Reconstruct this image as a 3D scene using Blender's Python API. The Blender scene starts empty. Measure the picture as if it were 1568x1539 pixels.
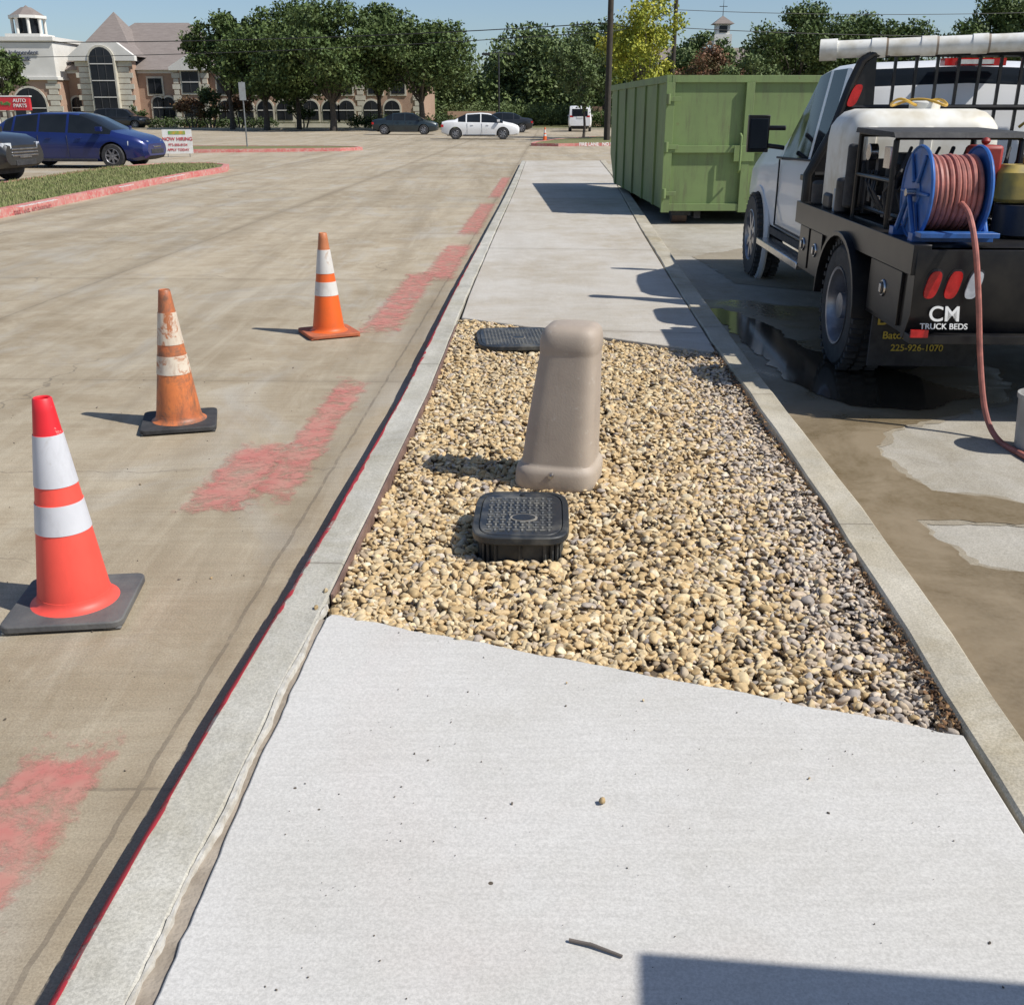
import bpy, bmesh, math, random
import numpy as np
from mathutils import Vector, Matrix
random.seed(7); R=np.random.RandomState(11)
SC=bpy.context.scene
SC.view_settings.view_transform='Standard'
COL=bpy.context.collection

# ---------------------------------------------------------------- materials
def nt(name):
    m=bpy.data.materials.new(name); m.use_nodes=True
    t=m.node_tree; b=t.nodes["Principled BSDF"]; return m,t,b
def node(t,k,**kw):
    n=t.nodes.new(k)
    for a,v in kw.items(): setattr(n,a,v)
    return n
def sock(t,s,v):
    if isinstance(v,bpy.types.NodeSocket): t.links.new(v,s)
    else: s.default_value=v
def math_(t,op,a,b=0.0,clamp=False):
    n=node(t,"ShaderNodeMath",operation=op,use_clamp=clamp); sock(t,n.inputs[0],a); sock(t,n.inputs[1],b); return n.outputs[0]
def noise(t,vec,scale,detail=4,rough=.6,dist=0):
    n=node(t,"ShaderNodeTexNoise"); n.inputs["Scale"].default_value=scale; n.inputs["Detail"].default_value=detail
    n.inputs["Roughness"].default_value=rough; n.inputs["Distortion"].default_value=dist
    if vec is not None: t.links.new(vec,n.inputs["Vector"])
    return n.outputs["Fac"]
def ramp(t,fac,a,b):
    n=node(t,"ShaderNodeMapRange"); n.clamp=True
    sock(t,n.inputs[0],fac); n.inputs[1].default_value=a; n.inputs[2].default_value=b; return n.outputs[0]
def mixc(t,fac,a,b,bt='MIX'):
    n=node(t,"ShaderNodeMix",data_type='RGBA',blend_type=bt)
    sock(t,n.inputs[0],fac)
    for s,v in ((n.inputs[6],a),(n.inputs[7],b)):
        if isinstance(v,bpy.types.NodeSocket): t.links.new(v,s)
        else: s.default_value=(v[0],v[1],v[2],1)
    return n.outputs[2]
def mapping(t,scale=(1,1,1),rot=0):
    tc=node(t,"ShaderNodeTexCoord"); mp=node(t,"ShaderNodeMapping")
    mp.inputs["Scale"].default_value=scale; mp.inputs["Rotation"].default_value=(0,0,rot)
    t.links.new(tc.outputs["Object"],mp.inputs["Vector"]); return mp.outputs[0]
def bump(t,b,h,strength=.3,dist=.01):
    n=node(t,"ShaderNodeBump"); n.inputs["Strength"].default_value=strength; n.inputs["Distance"].default_value=dist
    t.links.new(h,n.inputs["Height"]); t.links.new(n.outputs[0],b.inputs["Normal"])
def mat(name,c1,c2=None,rough=.6,metal=0,scale=5,bmp=0,bscale=60,coat=0,spec=.5,lo=.35,hi=.65):
    m,t,b=nt(name)
    b.inputs["Roughness"].default_value=rough; b.inputs["Metallic"].default_value=metal
    b.inputs["Coat Weight"].default_value=coat; b.inputs["Specular IOR Level"].default_value=spec
    b.inputs["Coat Roughness"].default_value=.08
    if c2 is None: c2=tuple(x*.8 for x in c1)
    v=mapping(t); f=ramp(t,noise(t,v,scale,3),lo,hi)
    t.links.new(mixc(t,f,c1,c2),b.inputs["Base Color"])
    if bmp: bump(t,b,noise(t,v,bscale,2),bmp,.01)
    return m
def concrete(name,base,stain,light,joint=None,long_joints=(),brush=(1,1,1),brush_amt=.05,speck=.5,rot=0,cracks=0,tint=None,stain_amt=.6,jrot=0,jamt=.5,med_amt=.5,wear=0,panels=None,grain=1.0,bmps=.35):
    m,t,b=nt(name); v=mapping(t)
    b.inputs["Roughness"].default_value=.85; b.inputs["Specular IOR Level"].default_value=.25
    big=ramp(t,noise(t,v,.45,5,.70,.5),.40,.62)
    med=ramp(t,noise(t,v,2.6,5,.75,.6),.42,.62)
    c=mixc(t,math_(t,'MULTIPLY',big,stain_amt),base,stain)
    c=mixc(t,math_(t,'MULTIPLY',med,med_amt),c,light)
    if tint:
        tf=ramp(t,noise(t,mapping(t,(.9,.5,1)),1.3,4,.65,1),.5,.66)
        c=mixc(t,math_(t,'MULTIPLY',tf,tint[3]),c,tint[:3])
    if wear:
        wf=ramp(t,noise(t,mapping(t,(1.6,.10,1)),1,5,.7,.3),.45,.66)
        c=mixc(t,math_(t,'MULTIPLY',wf,wear),c,tuple(x*.68 for x in stain))
        wf=ramp(t,noise(t,mapping(t,(5,.5,1)),1,4,.75,.6),.52,.66)
        c=mixc(t,math_(t,'MULTIPLY',wf,wear*.6),c,light)
    vb=mapping(t,brush,rot); bn=noise(t,vb,1,3,.7)
    c=mixc(t,1.0,c,mixc(t,ramp(t,bn,.3,.7),(1-brush_amt*2,)*3,(1+brush_amt,)*3),'MULTIPLY')
    fine=noise(t,v,150,2,.8)
    c=mixc(t,1.0,c,mixc(t,ramp(t,fine,.34,.66),(1-.24*grain,1-.24*grain,1-.245*grain),(1+.14*grain,)*3),'MULTIPLY')
    vo=node(t,"ShaderNodeTexVoronoi"); vo.inputs["Scale"].default_value=6.5; t.links.new(v,vo.inputs["Vector"])
    sel=noise(t,v,3.1,1)
    sp=math_(t,'MULTIPLY',math_(t,'LESS_THAN',vo.outputs["Distance"],math_(t,'MULTIPLY',ramp(t,sel,.45,.75),.06)),speck)
    c=mixc(t,sp,c,(.10,.08,.06))
    vo2=node(t,"ShaderNodeTexVoronoi"); vo2.inputs["Scale"].default_value=1.7; t.links.new(v,vo2.inputs["Vector"])
    sp2=math_(t,'MULTIPLY',ramp(t,math_(t,'ADD',vo2.outputs["Distance"],math_(t,'MULTIPLY',bn,.12)),.20,.06),.3*speck)
    c=mixc(t,sp2,c,tuple(x*.5 for x in stain))
    h=math_(t,'ADD',math_(t,'MULTIPLY',fine,.5),math_(t,'MULTIPLY',bn,.5))
    if joint or long_joints:
        vj=mapping(t,(1,1,1),jrot)
        sx=node(t,"ShaderNodeSeparateXYZ"); t.links.new(vj,sx.inputs[0])
        wob=math_(t,'MULTIPLY',math_(t,'SUBTRACT',noise(t,v,5,3),.5),.03)
        if panels:
            fy=math_(t,'FLOOR',math_(t,'DIVIDE',math_(t,'SUBTRACT',sx.outputs[1],joint[0]),joint[1]))
            fx=math_(t,'FLOOR',math_(t,'DIVIDE',math_(t,'ADD',sx.outputs[0],1.02),3.48))
            wn_=node(t,"ShaderNodeTexWhiteNoise",noise_dimensions='2D'); cx_=node(t,"ShaderNodeCombineXYZ"); t.links.new(fx,cx_.inputs[0]); t.links.new(fy,cx_.inputs[1]); t.links.new(cx_.outputs[0],wn_.inputs["Vector"])
            c=mixc(t,1.0,c,mixc(t,wn_.outputs["Value"],(1-panels,1-panels,1-panels*1.1),(1+panels*.5,)*3),'MULTIPLY')
        jm=None
        if joint:
            d=math_(t,'PINGPONG',math_(t,'ADD',math_(t,'SUBTRACT',sx.outputs[1],joint[0]),wob),joint[1]/2)
            jm=math_(t,'LESS_THAN',d,joint[2])
            c=mixc(t,math_(t,'MULTIPLY',ramp(t,d,.12,.0),.18),c,tuple(x*.55 for x in stain))
        for lx,w in long_joints:
            d=math_(t,'ABSOLUTE',math_(t,'ADD',math_(t,'SUBTRACT',sx.outputs[0],lx),wob))
            q=math_(t,'LESS_THAN',d,w); jm=q if jm is None else math_(t,'MAXIMUM',jm,q)
            c=mixc(t,math_(t,'MULTIPLY',ramp(t,d,.16,.0),.35),c,tuple(x*.55 for x in stain))
        jm=math_(t,'MULTIPLY',jm,ramp(t,noise(t,v,9,2),.25,.5))
        c=mixc(t,math_(t,'MULTIPLY',jm,jamt),c,(.11,.09,.07))
        h=math_(t,'SUBTRACT',h,math_(t,'MULTIPLY',jm,2.0))
    if cracks:
        dv=node(t,"ShaderNodeTexVoronoi",feature='DISTANCE_TO_EDGE'); dv.inputs["Scale"].default_value=cracks
        vm=node(t,"ShaderNodeVectorMath",operation='ADD'); t.links.new(v,vm.inputs[0])
        nn=node(t,"ShaderNodeTexNoise"); nn.inputs["Scale"].default_value=1.5; nn.inputs["Detail"].default_value=5; t.links.new(v,nn.inputs["Vector"]); t.links.new(nn.outputs["Color"],vm.inputs[1])
        t.links.new(vm.outputs[0],dv.inputs["Vector"])
        cm=math_(t,'MULTIPLY',math_(t,'LESS_THAN',dv.outputs["Distance"],.0026),ramp(t,noise(t,v,.6,1),.48,.58))
        c=mixc(t,math_(t,'MULTIPLY',cm,.5),c,(.12,.10,.08))
    t.links.new(c,b.inputs["Base Color"]); bump(t,b,h,bmps,.004)
    return m

BLACK=mat("black_rubber",(.025,.025,.027),(.05,.05,.05),.75,scale=12,bmp=.2)
BLKP=mat("black_gloss_paint",(.010,.010,.012),(.026,.024,.022),.33,scale=6,spec=.35)
DARK=mat("dark_steel",(.05,.05,.055),(.02,.02,.02),.5,metal=.3,scale=9)
GLASS=mat("vehicle_glass",(.012,.016,.022),(.018,.023,.03),.06,spec=.3,scale=1)
GLASS.node_tree.nodes["Principled BSDF"].inputs["IOR"].default_value=1.22
CHROME=mat("bright_metal",(.6,.6,.62),(.4,.4,.42),.25,metal=1,scale=8)
RIM=mat("wheel_rim",(.42,.42,.44),(.22,.22,.24),.35,metal=.7,scale=8)
WHITEP=mat("white_vehicle_paint",(.80,.80,.80),(.74,.74,.73),.35,coat=.3,scale=1.2)
REDL=mat("red_lamp",(.60,.02,.02),(.40,.01,.01),.2,scale=20)
CLEARL=mat("headlamp",(.65,.68,.7),(.4,.42,.45),.1,scale=20)
WHITE=mat("white_matte",(.78,.78,.76),(.65,.65,.62),.5,scale=6)

# ---------------------------------------------------------------- mesh builder
class MB:
    def __init__(s): s.v=[];s.f=[];s.m=[]
    def add(s,vs,fs,mi=0):
        o=len(s.v); s.v+=[tuple(v) for v in vs]
        for f in fs: s.f.append([o+i for i in f]); s.m.append(mi)
    def box(s,x0,x1,y0,y1,z0,z1,mi=0,rz=0,c=None):
        vs=[(x,y,z) for z in (z0,z1) for x,y in ((x0,y0),(x1,y0),(x1,y1),(x0,y1))]
        if rz:
            cx,cy=c or ((x0+x1)/2,(y0+y1)/2); ca,sa=math.cos(rz),math.sin(rz)
            vs=[(cx+(x-cx)*ca-(y-cy)*sa,cy+(x-cx)*sa+(y-cy)*ca,z) for x,y,z in vs]
        s.add(vs,[(0,3,2,1),(4,5,6,7),(0,1,5,4),(1,2,6,5),(2,3,7,6),(3,0,4,7)],mi)
    def prism(s,poly,ax,a0,a1,mi=0):
        def P(p,a):
            return {'x':(a,p[0],p[1]),'y':(p[0],a,p[1]),'z':(p[0],p[1],a)}[ax]
        n=len(poly); vs=[P(p,a0) for p in poly]+[P(p,a1) for p in poly]
        s.add(vs,[tuple(range(n))[::-1],tuple(range(n,2*n))]+[(i,(i+1)%n,n+(i+1)%n,n+i) for i in range(n)],mi)
    def cyl(s,p0,p1,r0,r1=None,n=16,mi=0,caps=True):
        r1=r0 if r1 is None else r1
        p0=Vector(p0);p1=Vector(p1);d=(p1-p0).normalized()
        a=d.orthogonal().normalized();b=d.cross(a)
        vs=[p+ (a*math.cos(2*math.pi*i/n)+b*math.sin(2*math.pi*i/n))*r for p,r in ((p0,r0),(p1,r1)) for i in range(n)]
        fs=[(i,(i+1)%n,n+(i+1)%n,n+i) for i in range(n)]
        if caps: fs+=[tuple(range(n))[::-1],tuple(range(n,2*n))]
        s.add(vs,fs,mi)
    def tube(s,pts,r,n=8,mi=0,closed=False):
        pts=[Vector(p) for p in pts]; N=len(pts); vs=[]; up=None
        for i,p in enumerate(pts):
            if closed: d=pts[(i+1)%N]-pts[i-1]
            else: d=pts[min(i+1,N-1)]-pts[max(i-1,0)]
            d.normalize()
            if up is None: up=d.orthogonal().normalized()
            up=(up-d*up.dot(d)).normalized(); b=d.cross(up)
            rr=r[i] if isinstance(r,(list,tuple)) else r
            vs+=[p+(up*math.cos(2*math.pi*k/n)+b*math.sin(2*math.pi*k/n))*rr for k in range(n)]
        fs=[(i*n+k,i*n+(k+1)%n,((i+1)%N)*n+(k+1)%n,((i+1)%N)*n+k) for i in range(N if closed else N-1) for k in range(n)]
        if not closed: fs+=[tuple(range(n))[::-1],tuple(range((N-1)*n,N*n))]
        s.add(vs,fs,mi)
    def lathe(s,prof,c=(0,0,0),n=32,ax='z',mis=None,mi=0):
        vs=[]
        for r,h in prof:
            for k in range(n):
                a=2*math.pi*k/n; x,y=r*math.cos(a),r*math.sin(a)
                p={'z':(x,y,h),'x':(h,x,y),'y':(x,h,y)}[ax]
                vs.append((p[0]+c[0],p[1]+c[1],p[2]+c[2]))
        o=len(s.v); s.v+=vs
        for i in range(len(prof)-1):
            for k in range(n):
                s.f.append([o+i*n+k,o+i*n+(k+1)%n,o+(i+1)*n+(k+1)%n,o+(i+1)*n+k]); s.m.append(mis[i] if mis else mi)
    def obj(s,name,mats,parent=None,smooth=.6,bevel=0,seg=2,loc=(0,0,0),rot=(0,0,0)):
        me=bpy.data.meshes.new(name); me.from_pydata(s.v,[],s.f)
        for m in mats: me.materials.append(m)
        me.polygons.foreach_set("material_index",s.m)
        bm=bmesh.new(); bm.from_mesh(me); bmesh.ops.recalc_face_normals(bm,faces=bm.faces); bm.to_mesh(me); bm.free()
        if smooth: me.shade_smooth(); me.set_sharp_from_angle(angle=smooth)
        o=bpy.data.objects.new(name,me); COL.objects.link(o); o.location=loc; o.rotation_euler=rot
        if parent: o.parent=parent
        if bevel:
            b=o.modifiers.new("bevel",'BEVEL'); b.width=bevel; b.segments=seg; b.limit_method='ANGLE'; b.angle_limit=.6; b.harden_normals=False
        return o
def root(name,loc=(0,0,0),rz=0):
    o=bpy.data.objects.new(name,None); o.empty_display_size=.3; o.location=loc; o.rotation_euler=(0,0,rz); COL.objects.link(o); return o
def text(body,size,loc,rot,m,parent=None,name="lettering",ext=.004,align='CENTER'):
    cu=bpy.data.curves.new(name,'FONT'); cu.body=body; cu.size=size; cu.extrude=ext; cu.align_x=align; cu.align_y='CENTER'; cu.offset=size*.012
    cu.materials.append(m); o=bpy.data.objects.new(name,cu); o.location=loc; o.rotation_euler=rot; COL.objects.link(o)
    if parent: o.parent=parent
    return o
def npmesh(name,V,F,mats,colors=None,smooth=False):
    me=bpy.data.meshes.new(name); k=F.shape[1]
    me.vertices.add(len(V)); me.vertices.foreach_set("co",V.astype(np.float32).ravel())
    me.loops.add(F.size); me.loops.foreach_set("vertex_index",F.astype(np.int32).ravel())
    me.polygons.add(len(F)); me.polygons.foreach_set("loop_start",np.arange(0,F.size,k,dtype=np.int32))
    me.polygons.foreach_set("loop_total",np.full(len(F),k,dtype=np.int32))
    me.update(calc_edges=True)
    if colors is not None:
        a=me.color_attributes.new("col",'FLOAT_COLOR','POINT'); a.data.foreach_set("color",colors.astype(np.float32).ravel())
    for m in mats: me.materials.append(m)
    if smooth: me.polygons.foreach_set("use_smooth",np.ones(len(F),dtype=bool))
    me.validate()
    o=bpy.data.objects.new(name,me); COL.objects.link(o); return o

# ---------------------------------------------------------------- layout curves (metres)
LOy=[-6,1.42,2.11,3.11,4.33,5.58,7.44,9.6,12.65,19.76,29.46,34];LOx=[-.93,-.82,-.79,-.73,-.67,-.61,-.555,-.49,-.38,-.13,.17,.31]
LIy=[-6,1.37,2.05,2.9,4.33,5.58,7.75,9.6,12.65,21.5,29.5,34];LIx=[-.79,-.675,-.645,-.60,-.53,-.47,-.41,-.355,-.255,.06,.30,.43]
RIy=[-6,1.9,2.2,2.72,4.07,5.65,6.58,9.6,14.1,25.9,34];RIx=[.8,1.13,1.155,1.19,1.26,1.32,1.35,1.49,1.72,2.42,2.77]
ROy=[-6,2.16,2.83,3.81,5.84,7.44,10.2,14.1,22.4,34];ROx=[.97,1.28,1.34,1.395,1.47,1.55,1.68,1.90,2.36,2.95]
lo=lambda y:float(np.interp(y,LOy,LOx)); li=lambda y:float(np.interp(y,LIy,LIx))
ri=lambda y:float(np.interp(y,RIy,RIx)); ro=lambda y:float(np.interp(y,ROy,ROx))
ZT=.13

def sheet(name,x0,x1,y0,y1,z,m):
    b=MB(); b.add([(x0,y0,z),(x1,y0,z),(x1,y1,z),(x0,y1,z)],[(0,1,2,3)]); return b.obj(name,[m],smooth=0)

GRASSM,t,b=nt("grass_turf"); v=mapping(t); b.inputs["Roughness"].default_value=.95
c=mixc(t,ramp(t,noise(t,v,1.1,4),.35,.65),(.10,.125,.03),(.18,.17,.07)); c=mixc(t,ramp(t,noise(t,v,40,3,.8),.35,.7),c,(.24,.22,.10))
t.links.new(c,b.inputs["Base Color"]); bump(t,b,noise(t,v,60,2),.8,.03)
ROADM=concrete("road_concrete",(.43,.36,.26),(.31,.245,.16),(.53,.465,.355),joint=(2.12,4.15,.006),long_joints=((-1.02,.007),(-4.5,.007),(-8.3,.006)),
   brush=(1.5,38,1),brush_amt=.05,speck=.7,cracks=.33,tint=(.46,.43,.375,.6),jrot=math.radians(2),stain_amt=.75,jamt=.45,wear=.42,panels=.09)
LOTM=concrete("parking_concrete",(.41,.38,.32),(.30,.26,.19),(.48,.45,.395),joint=(3.1,4.6,.006),brush=(3,3,1),brush_amt=.05,speck=.5,stain_amt=.8,wear=.2)
WALKM=concrete("sidewalk_concrete",(.565,.55,.52),(.485,.465,.42),(.615,.60,.575),brush=(4,70,1),brush_amt=.03,speck=1.0,rot=math.radians(20),stain_amt=.6,med_amt=.35,tint=(.57,.51,.475,.35),grain=.6,bmps=.22)
WALKF=concrete("sidewalk_concrete_far",(.51,.475,.42),(.41,.355,.275),(.57,.545,.50),joint=(11.9,4.6,.010),brush=(3,30,1),brush_amt=.035,speck=.6,stain_amt=.9,jrot=math.radians(6),wear=.2)
KERBM=concrete("kerb_concrete",(.475,.455,.395),(.35,.325,.255),(.56,.545,.50),joint=(3.25,3.0,.006),brush=(6,2,1),brush_amt=.09,speck=.8,stain_amt=.9)
KERBR=concrete("kerb_concrete_worn",(.48,.435,.345),(.33,.28,.185),(.56,.525,.445),joint=(3.6,1.9,.006),brush=(6,2,1),brush_amt=.09,speck=.8,stain_amt=.9)
REDK,t,b=nt("faded_red_paint"); v=mapping(t); b.inputs["Roughness"].default_value=.8
c=mixc(t,ramp(t,noise(t,v,3,5,.7),.4,.7),(.50,.12,.11),(.56,.28,.24)); c=mixc(t,ramp(t,noise(t,v,14,5,.8),.50,.66),c,(.48,.42,.35))
t.links.new(c,b.inputs["Base Color"])

sheet("ground",-900,900,-60,1500,-.03,GRASSM)
sheet("road",-80,70,-12,97,0,ROADM)
b=MB(); ys=list(np.arange(-12,34.1,1)); 
b.add([(ro(y)-.02,y,.004) for y in ys]+[(40,34,.004),(40,-12,.004)],[tuple(range(len(ys)+2))[::-1]]); b.obj("parking_lot",[LOTM],smooth=0)

def kerb(name,fo,fi,y0,y1,m,zt=ZT,step=.35):
    b=MB(); ys=np.arange(y0,y1+.01,step); n=len(ys); vs=[]
    for y in ys:
        a,c=fo(y),fi(y); s=1 if c>a else -1
        w=.004*math.sin(y*7)+.003*math.sin(y*17+1)
        vs+=[(a-s*.012,y,-.05),(a+w*.5,y,zt-.014),(a+s*.014,y,zt),(c-s*.008+w,y,zt),(c+w,y,zt-.008),(c+w,y,-.05)]
    fs=[(i*6+k,i*6+k+1,(i+1)*6+k+1,(i+1)*6+k) for i in range(n-1) for k in range(5)]
    fs+=[(0,1,2,3,4,5),tuple((n-1)*6+k for k in range(6))[::-1]]
    b.add(vs,fs); return b.obj(name,[m],smooth=.5)
kerb("kerb",lo,li,-6,34,KERBM)
kerb("kerb",ro,ri,-6,34,KERBR,zt=.135)
def wornpaint(name,col1,col2,thr,scale=5,stretch=(1,1,1),amt=1.0):
    m,t,b=nt(name); v=mapping(t,stretch); b.inputs["Roughness"].default_value=.8
    c=mixc(t,ramp(t,noise(t,v,scale*2.5,3,.7),.35,.65),col1,col2); t.links.new(c,b.inputs["Base Color"])
    a=math_(t,'MULTIPLY',ramp(t,noise(t,v,scale,5,.75,.3),thr,thr+.12),amt)
    t.links.new(a,b.inputs["Alpha"]); return m,t,b
RPK,_,_=wornpaint("kerb_face_red_paint",(.48,.025,.04),(.36,.03,.04),.38,5)
b=MB(); ys=np.arange(1.05,12.5,.05); n=len(ys); vs=[]
for y in ys:
    yk=-6+.35*math.floor((y+6)/.35); f=(y-yk)/.35
    E=[]
    for q in (yk,yk+.35):
        w=.004*math.sin(q*7)+.003*math.sin(q*17+1); a=lo(q); E.append((a-.012,a+w*.5,a+.014))
    e0,e1,e2=[E[0][j]*(1-f)+E[1][j]*f for j in range(3)]
    wd=.001+.003*math.sin(y*2.1)+.002*math.sin(y*11)+.002*R.randn()
    wd+=.005*math.exp(-((y-4.5)/2.6)**2)
    vs+=[(e0-.003,y,.005),(e1-.003,y,ZT-.013),(e2-.001,y,ZT+.0025),(e2+max(.0005,wd),y,ZT+.0025)]
b.add(vs,[(i*4+k,i*4+k+1,(i+1)*4+k+1,(i+1)*4+k) for i in range(n-1) for k in range(3)]); b.obj("kerb_marking",[RPK],smooth=.9)

# worn fire-lane paint on the road
m,t,b=nt("worn_red_road_paint"); v=mapping(t); b.inputs["Roughness"].default_value=.85
c=mixc(t,ramp(t,noise(t,v,6,3,.7),.35,.65),(.56,.185,.16),(.54,.28,.22)); t.links.new(c,b.inputs["Base Color"])
uv=node(t,"ShaderNodeUVMap"); ux=node(t,"ShaderNodeSeparateXYZ"); t.links.new(uv.outputs[0],ux.inputs[0])
def edge(s): return math_(t,'MULTIPLY',math_(t,'MINIMUM',s,math_(t,'SUBTRACT',1.0,s)),2.0)
e=math_(t,'MINIMUM',ramp(t,edge(ux.outputs[0]),0,.55),ramp(t,edge(ux.outputs[1]),0,.3))
nn=noise(t,v,8,6,.82,.2)
a=ramp(t,math_(t,'ADD',math_(t,'MULTIPLY',e,.30),math_(t,'SUBTRACT',nn,.5)),.12,.34)
t.links.new(math_(t,'MULTIPLY',a,.78),b.inputs["Alpha"]); RRP=m
b=MB(); quads=[(.24,.56,1.0,2.45),(.26,.54,4.0,6.5),(.42,.80,4.0,5.1),(.28,.70,7.6,11.2),(.08,.54,10.2,13.6),(.1,.5,14,20),(.08,.42,20.2,28)]
for i,(d0,d1,y0,y1) in enumerate(quads):
    z=.004+.0005*i
    b.add([(lo(y0)-d1,y0,z),(lo(y0)-d0,y0,z),(lo(y1)-d0,y1,z),(lo(y1)-d1,y1,z)],[(0,1,2,3)])
o=b.obj("road_marking",[RRP],smooth=0); ul=o.data.uv_layers.new(name="UVMap")
for p in o.data.polygons:
    for li_ in p.loop_indices:
        vi=o.data.loops[li_].vertex_index%4; ul.data[li_].uv=[(0,0),(1,0),(1,1),(0,1)][vi]

# sidewalks (poured slabs)
gl=lambda y:li(y)+float(np.interp(y,[-3,1.4,2.2,2.9,3.5],[.05,.042,.028,.022,.02]))
ysn=list(np.arange(-6,2.85,.04))
L=[(gl(y)+.0015*math.sin(y*23)+.0015*math.sin(y*9)+R.randn()*.0012,y) for y in ysn]+[(-.565,2.87)]
Rr=[(ri(y)-.012,y) for y in list(np.arange(-6,2.15,.4))]+[(1.14,2.205)]
edge_n=[(-.565+(1.705)*k/60,2.87-.665*k/60+.004*math.sin(k*.5)+R.randn()*.0022) for k in range(1,60)]
b=MB(); b.prism(L+edge_n+Rr[::-1],'z',-.02,ZT-.001,0); b.obj("sidewalk",[WALKM],smooth=.5,bevel=.005)
ysf=list(np.arange(7.8,34.1,1.0))
L=[(-.385,7.78)]+[(li(y)+.012,y) for y in ysf[1:]]
Rr=[(1.335,6.6)]+[(ri(y)-.012,y) for y in ysf]
b=MB(); b.prism(L+Rr[::-1],'z',-.02,ZT-.002,0); b.obj("sidewalk",[WALKF],smooth=.5,bevel=.008)
MORT=mat("joint_filler",(.36,.31,.25),(.24,.20,.155),.9,scale=9,bmp=.6,bscale=50)
b=MB(); ys=np.arange(-6,3.0,.15); n=len(ys)
b.add([p for y in ys for p in ((li(y)-.01,y,ZT-.010),(li(y)+.07,y,ZT-.013+.003*math.sin(y*19)))],[(2*i,2*i+1,2*i+3,2*i+2) for i in range(n-1)]); b.obj("sidewalk_joint",[MORT],smooth=.5)
MORL=mat("mortar_crumbs",(.55,.53,.48),(.42,.39,.33),.9,scale=30,bmp=.5)
b=MB(); ys=np.arange(-3,2.95,.018); n=len(ys); vs=[]; wv=.006
for i,y in enumerate(ys):
    wv=min(.014,max(.001,wv+R.randn()*.0024)); hh=ZT-.006+.0075*min(1,wv/.008)+R.randn()*.0008
    x0=li(y)-.003+.004*math.sin(y*7)+.003*math.sin(y*17+1)
    vs+=[(x0,y,ZT-.02),(x0+.001,y,hh),(x0+.003+wv*.7,y,hh),(x0+.005+wv,y,ZT-.02)]
b.add(vs,[(i*4+k,i*4+k+1,i*4+k+5,i*4+k+4) for i in range(n-1) for k in range(3)]); b.obj("mortar_ridge",[MORL],smooth=1.0)
WOOD=mat("edging_board",(.24,.15,.115),(.15,.09,.07),.8,scale=12,bmp=.3)
b=MB(); ys=np.arange(3.0,7.8,.3); n=len(ys); vs=[]
for y in ys: vs+=[(li(y)+.006,y,.02),(li(y)+.006,y,ZT+.003),(li(y)+.015,y,ZT+.003),(li(y)+.015,y,.02)]
b.add(vs,[(i*4+k,i*4+k+1,i*4+k+5,i*4+k+4) for i in range(n-1) for k in range(3)]+[(0,1,2,3)]); b.obj("garden_edging",[WOOD],smooth=.5)

# gravel bed
near=lambda x:2.87-.665*(x+.565)/1.705
far=lambda x:7.78-1.18*(x+.385)/1.72
GB=mat("gravel_bed_soil",(.16,.12,.08),(.10,.075,.05),.95,scale=30,bmp=.6)
b=MB(); ys=list(np.arange(2.9,7.7,.4)); yr=list(np.arange(6.4,2.2,-.4))
pl=[(li(y)+.01,y,.082) for y in ys]+[(1.33,6.6,.082)]+[(ri(y),y,.082) for y in yr]+[(1.14,2.2,.082)]
b.add(pl,[tuple(range(len(pl)))]); b.obj("gravel_bed",[GB],smooth=0)
def ico(n):
    bm=bmesh.new(); bmesh.ops.create_icosphere(bm,subdivisions=n,radius=1)
    a=np.array([v.co[:] for v in bm.verts]); f=np.array([[v.index for v in f.verts] for f in bm.faces]); bm.free(); return a,f
IV1,IF1=ico(2)
GRM,t,bs=nt("river_pebble"); ca=node(t,"ShaderNodeVertexColor",layer_name="col"); bs.inputs["Roughness"].default_value=.75; bs.inputs["Specular IOR Level"].default_value=.25
v=mapping(t); c=mixc(t,1.0,ca.outputs[0],mixc(t,ramp(t,noise(t,v,90,3,.7),.3,.7),(.75,.74,.72),(1.15,1.13,1.1)),'MULTIPLY'); t.links.new(c,bs.inputs["Base Color"])
def stones(name,P,S,IVx,IFx,cols,tilt=.38):
    N=len(P)
    yaw=R.rand(N)*6.283; tl=R.randn(N)*tilt; t2=R.randn(N)*tilt
    def rm(ax,a):
        c,s=np.cos(a),np.sin(a); M=np.zeros((N,3,3)); M[:,ax,ax]=1; i,j=[(1,2),(0,2),(0,1)][ax]
        M[:,i,i]=c;M[:,j,j]=c;M[:,i,j]=-s;M[:,j,i]=s; return M
    Q=rm(2,yaw)@rm(0,tl)@rm(1,t2)
    V=np.repeat(IVx[None],N,0)
    for k in range(6):   # chip facets off every stone
        d=R.randn(N,3); d/=np.linalg.norm(d,axis=1,keepdims=True)
        lim=R.uniform(.38,.75,(N,1)); dot=np.einsum('ni,nvi->nv',d,V)
        V=V-np.maximum(dot-lim,0)[:,:,None]*d[:,None,:]*.95
    V=V*S[:,None,:]; V=np.einsum('nij,nvj->nvi',Q,V)+P[:,None,:]
    F=(IFx[None]+(np.arange(N)*len(IVx))[:,None,None]).reshape(-1,3)
    C=np.repeat(np.concatenate([cols,np.ones((N,1))],1),len(IVx),axis=0)
    return npmesh(name,V.reshape(-1,3),F,[GRM],C,True)
pts=[]
def hgt(x,y): return .114+.008*math.sin(x*3.1+y*1.3)+.008*math.sin(y*2.7-x*2)+.012*max(0,1-abs(x-.7)/.5)*(1 if y>4.4 else .4)
N=28000
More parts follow.
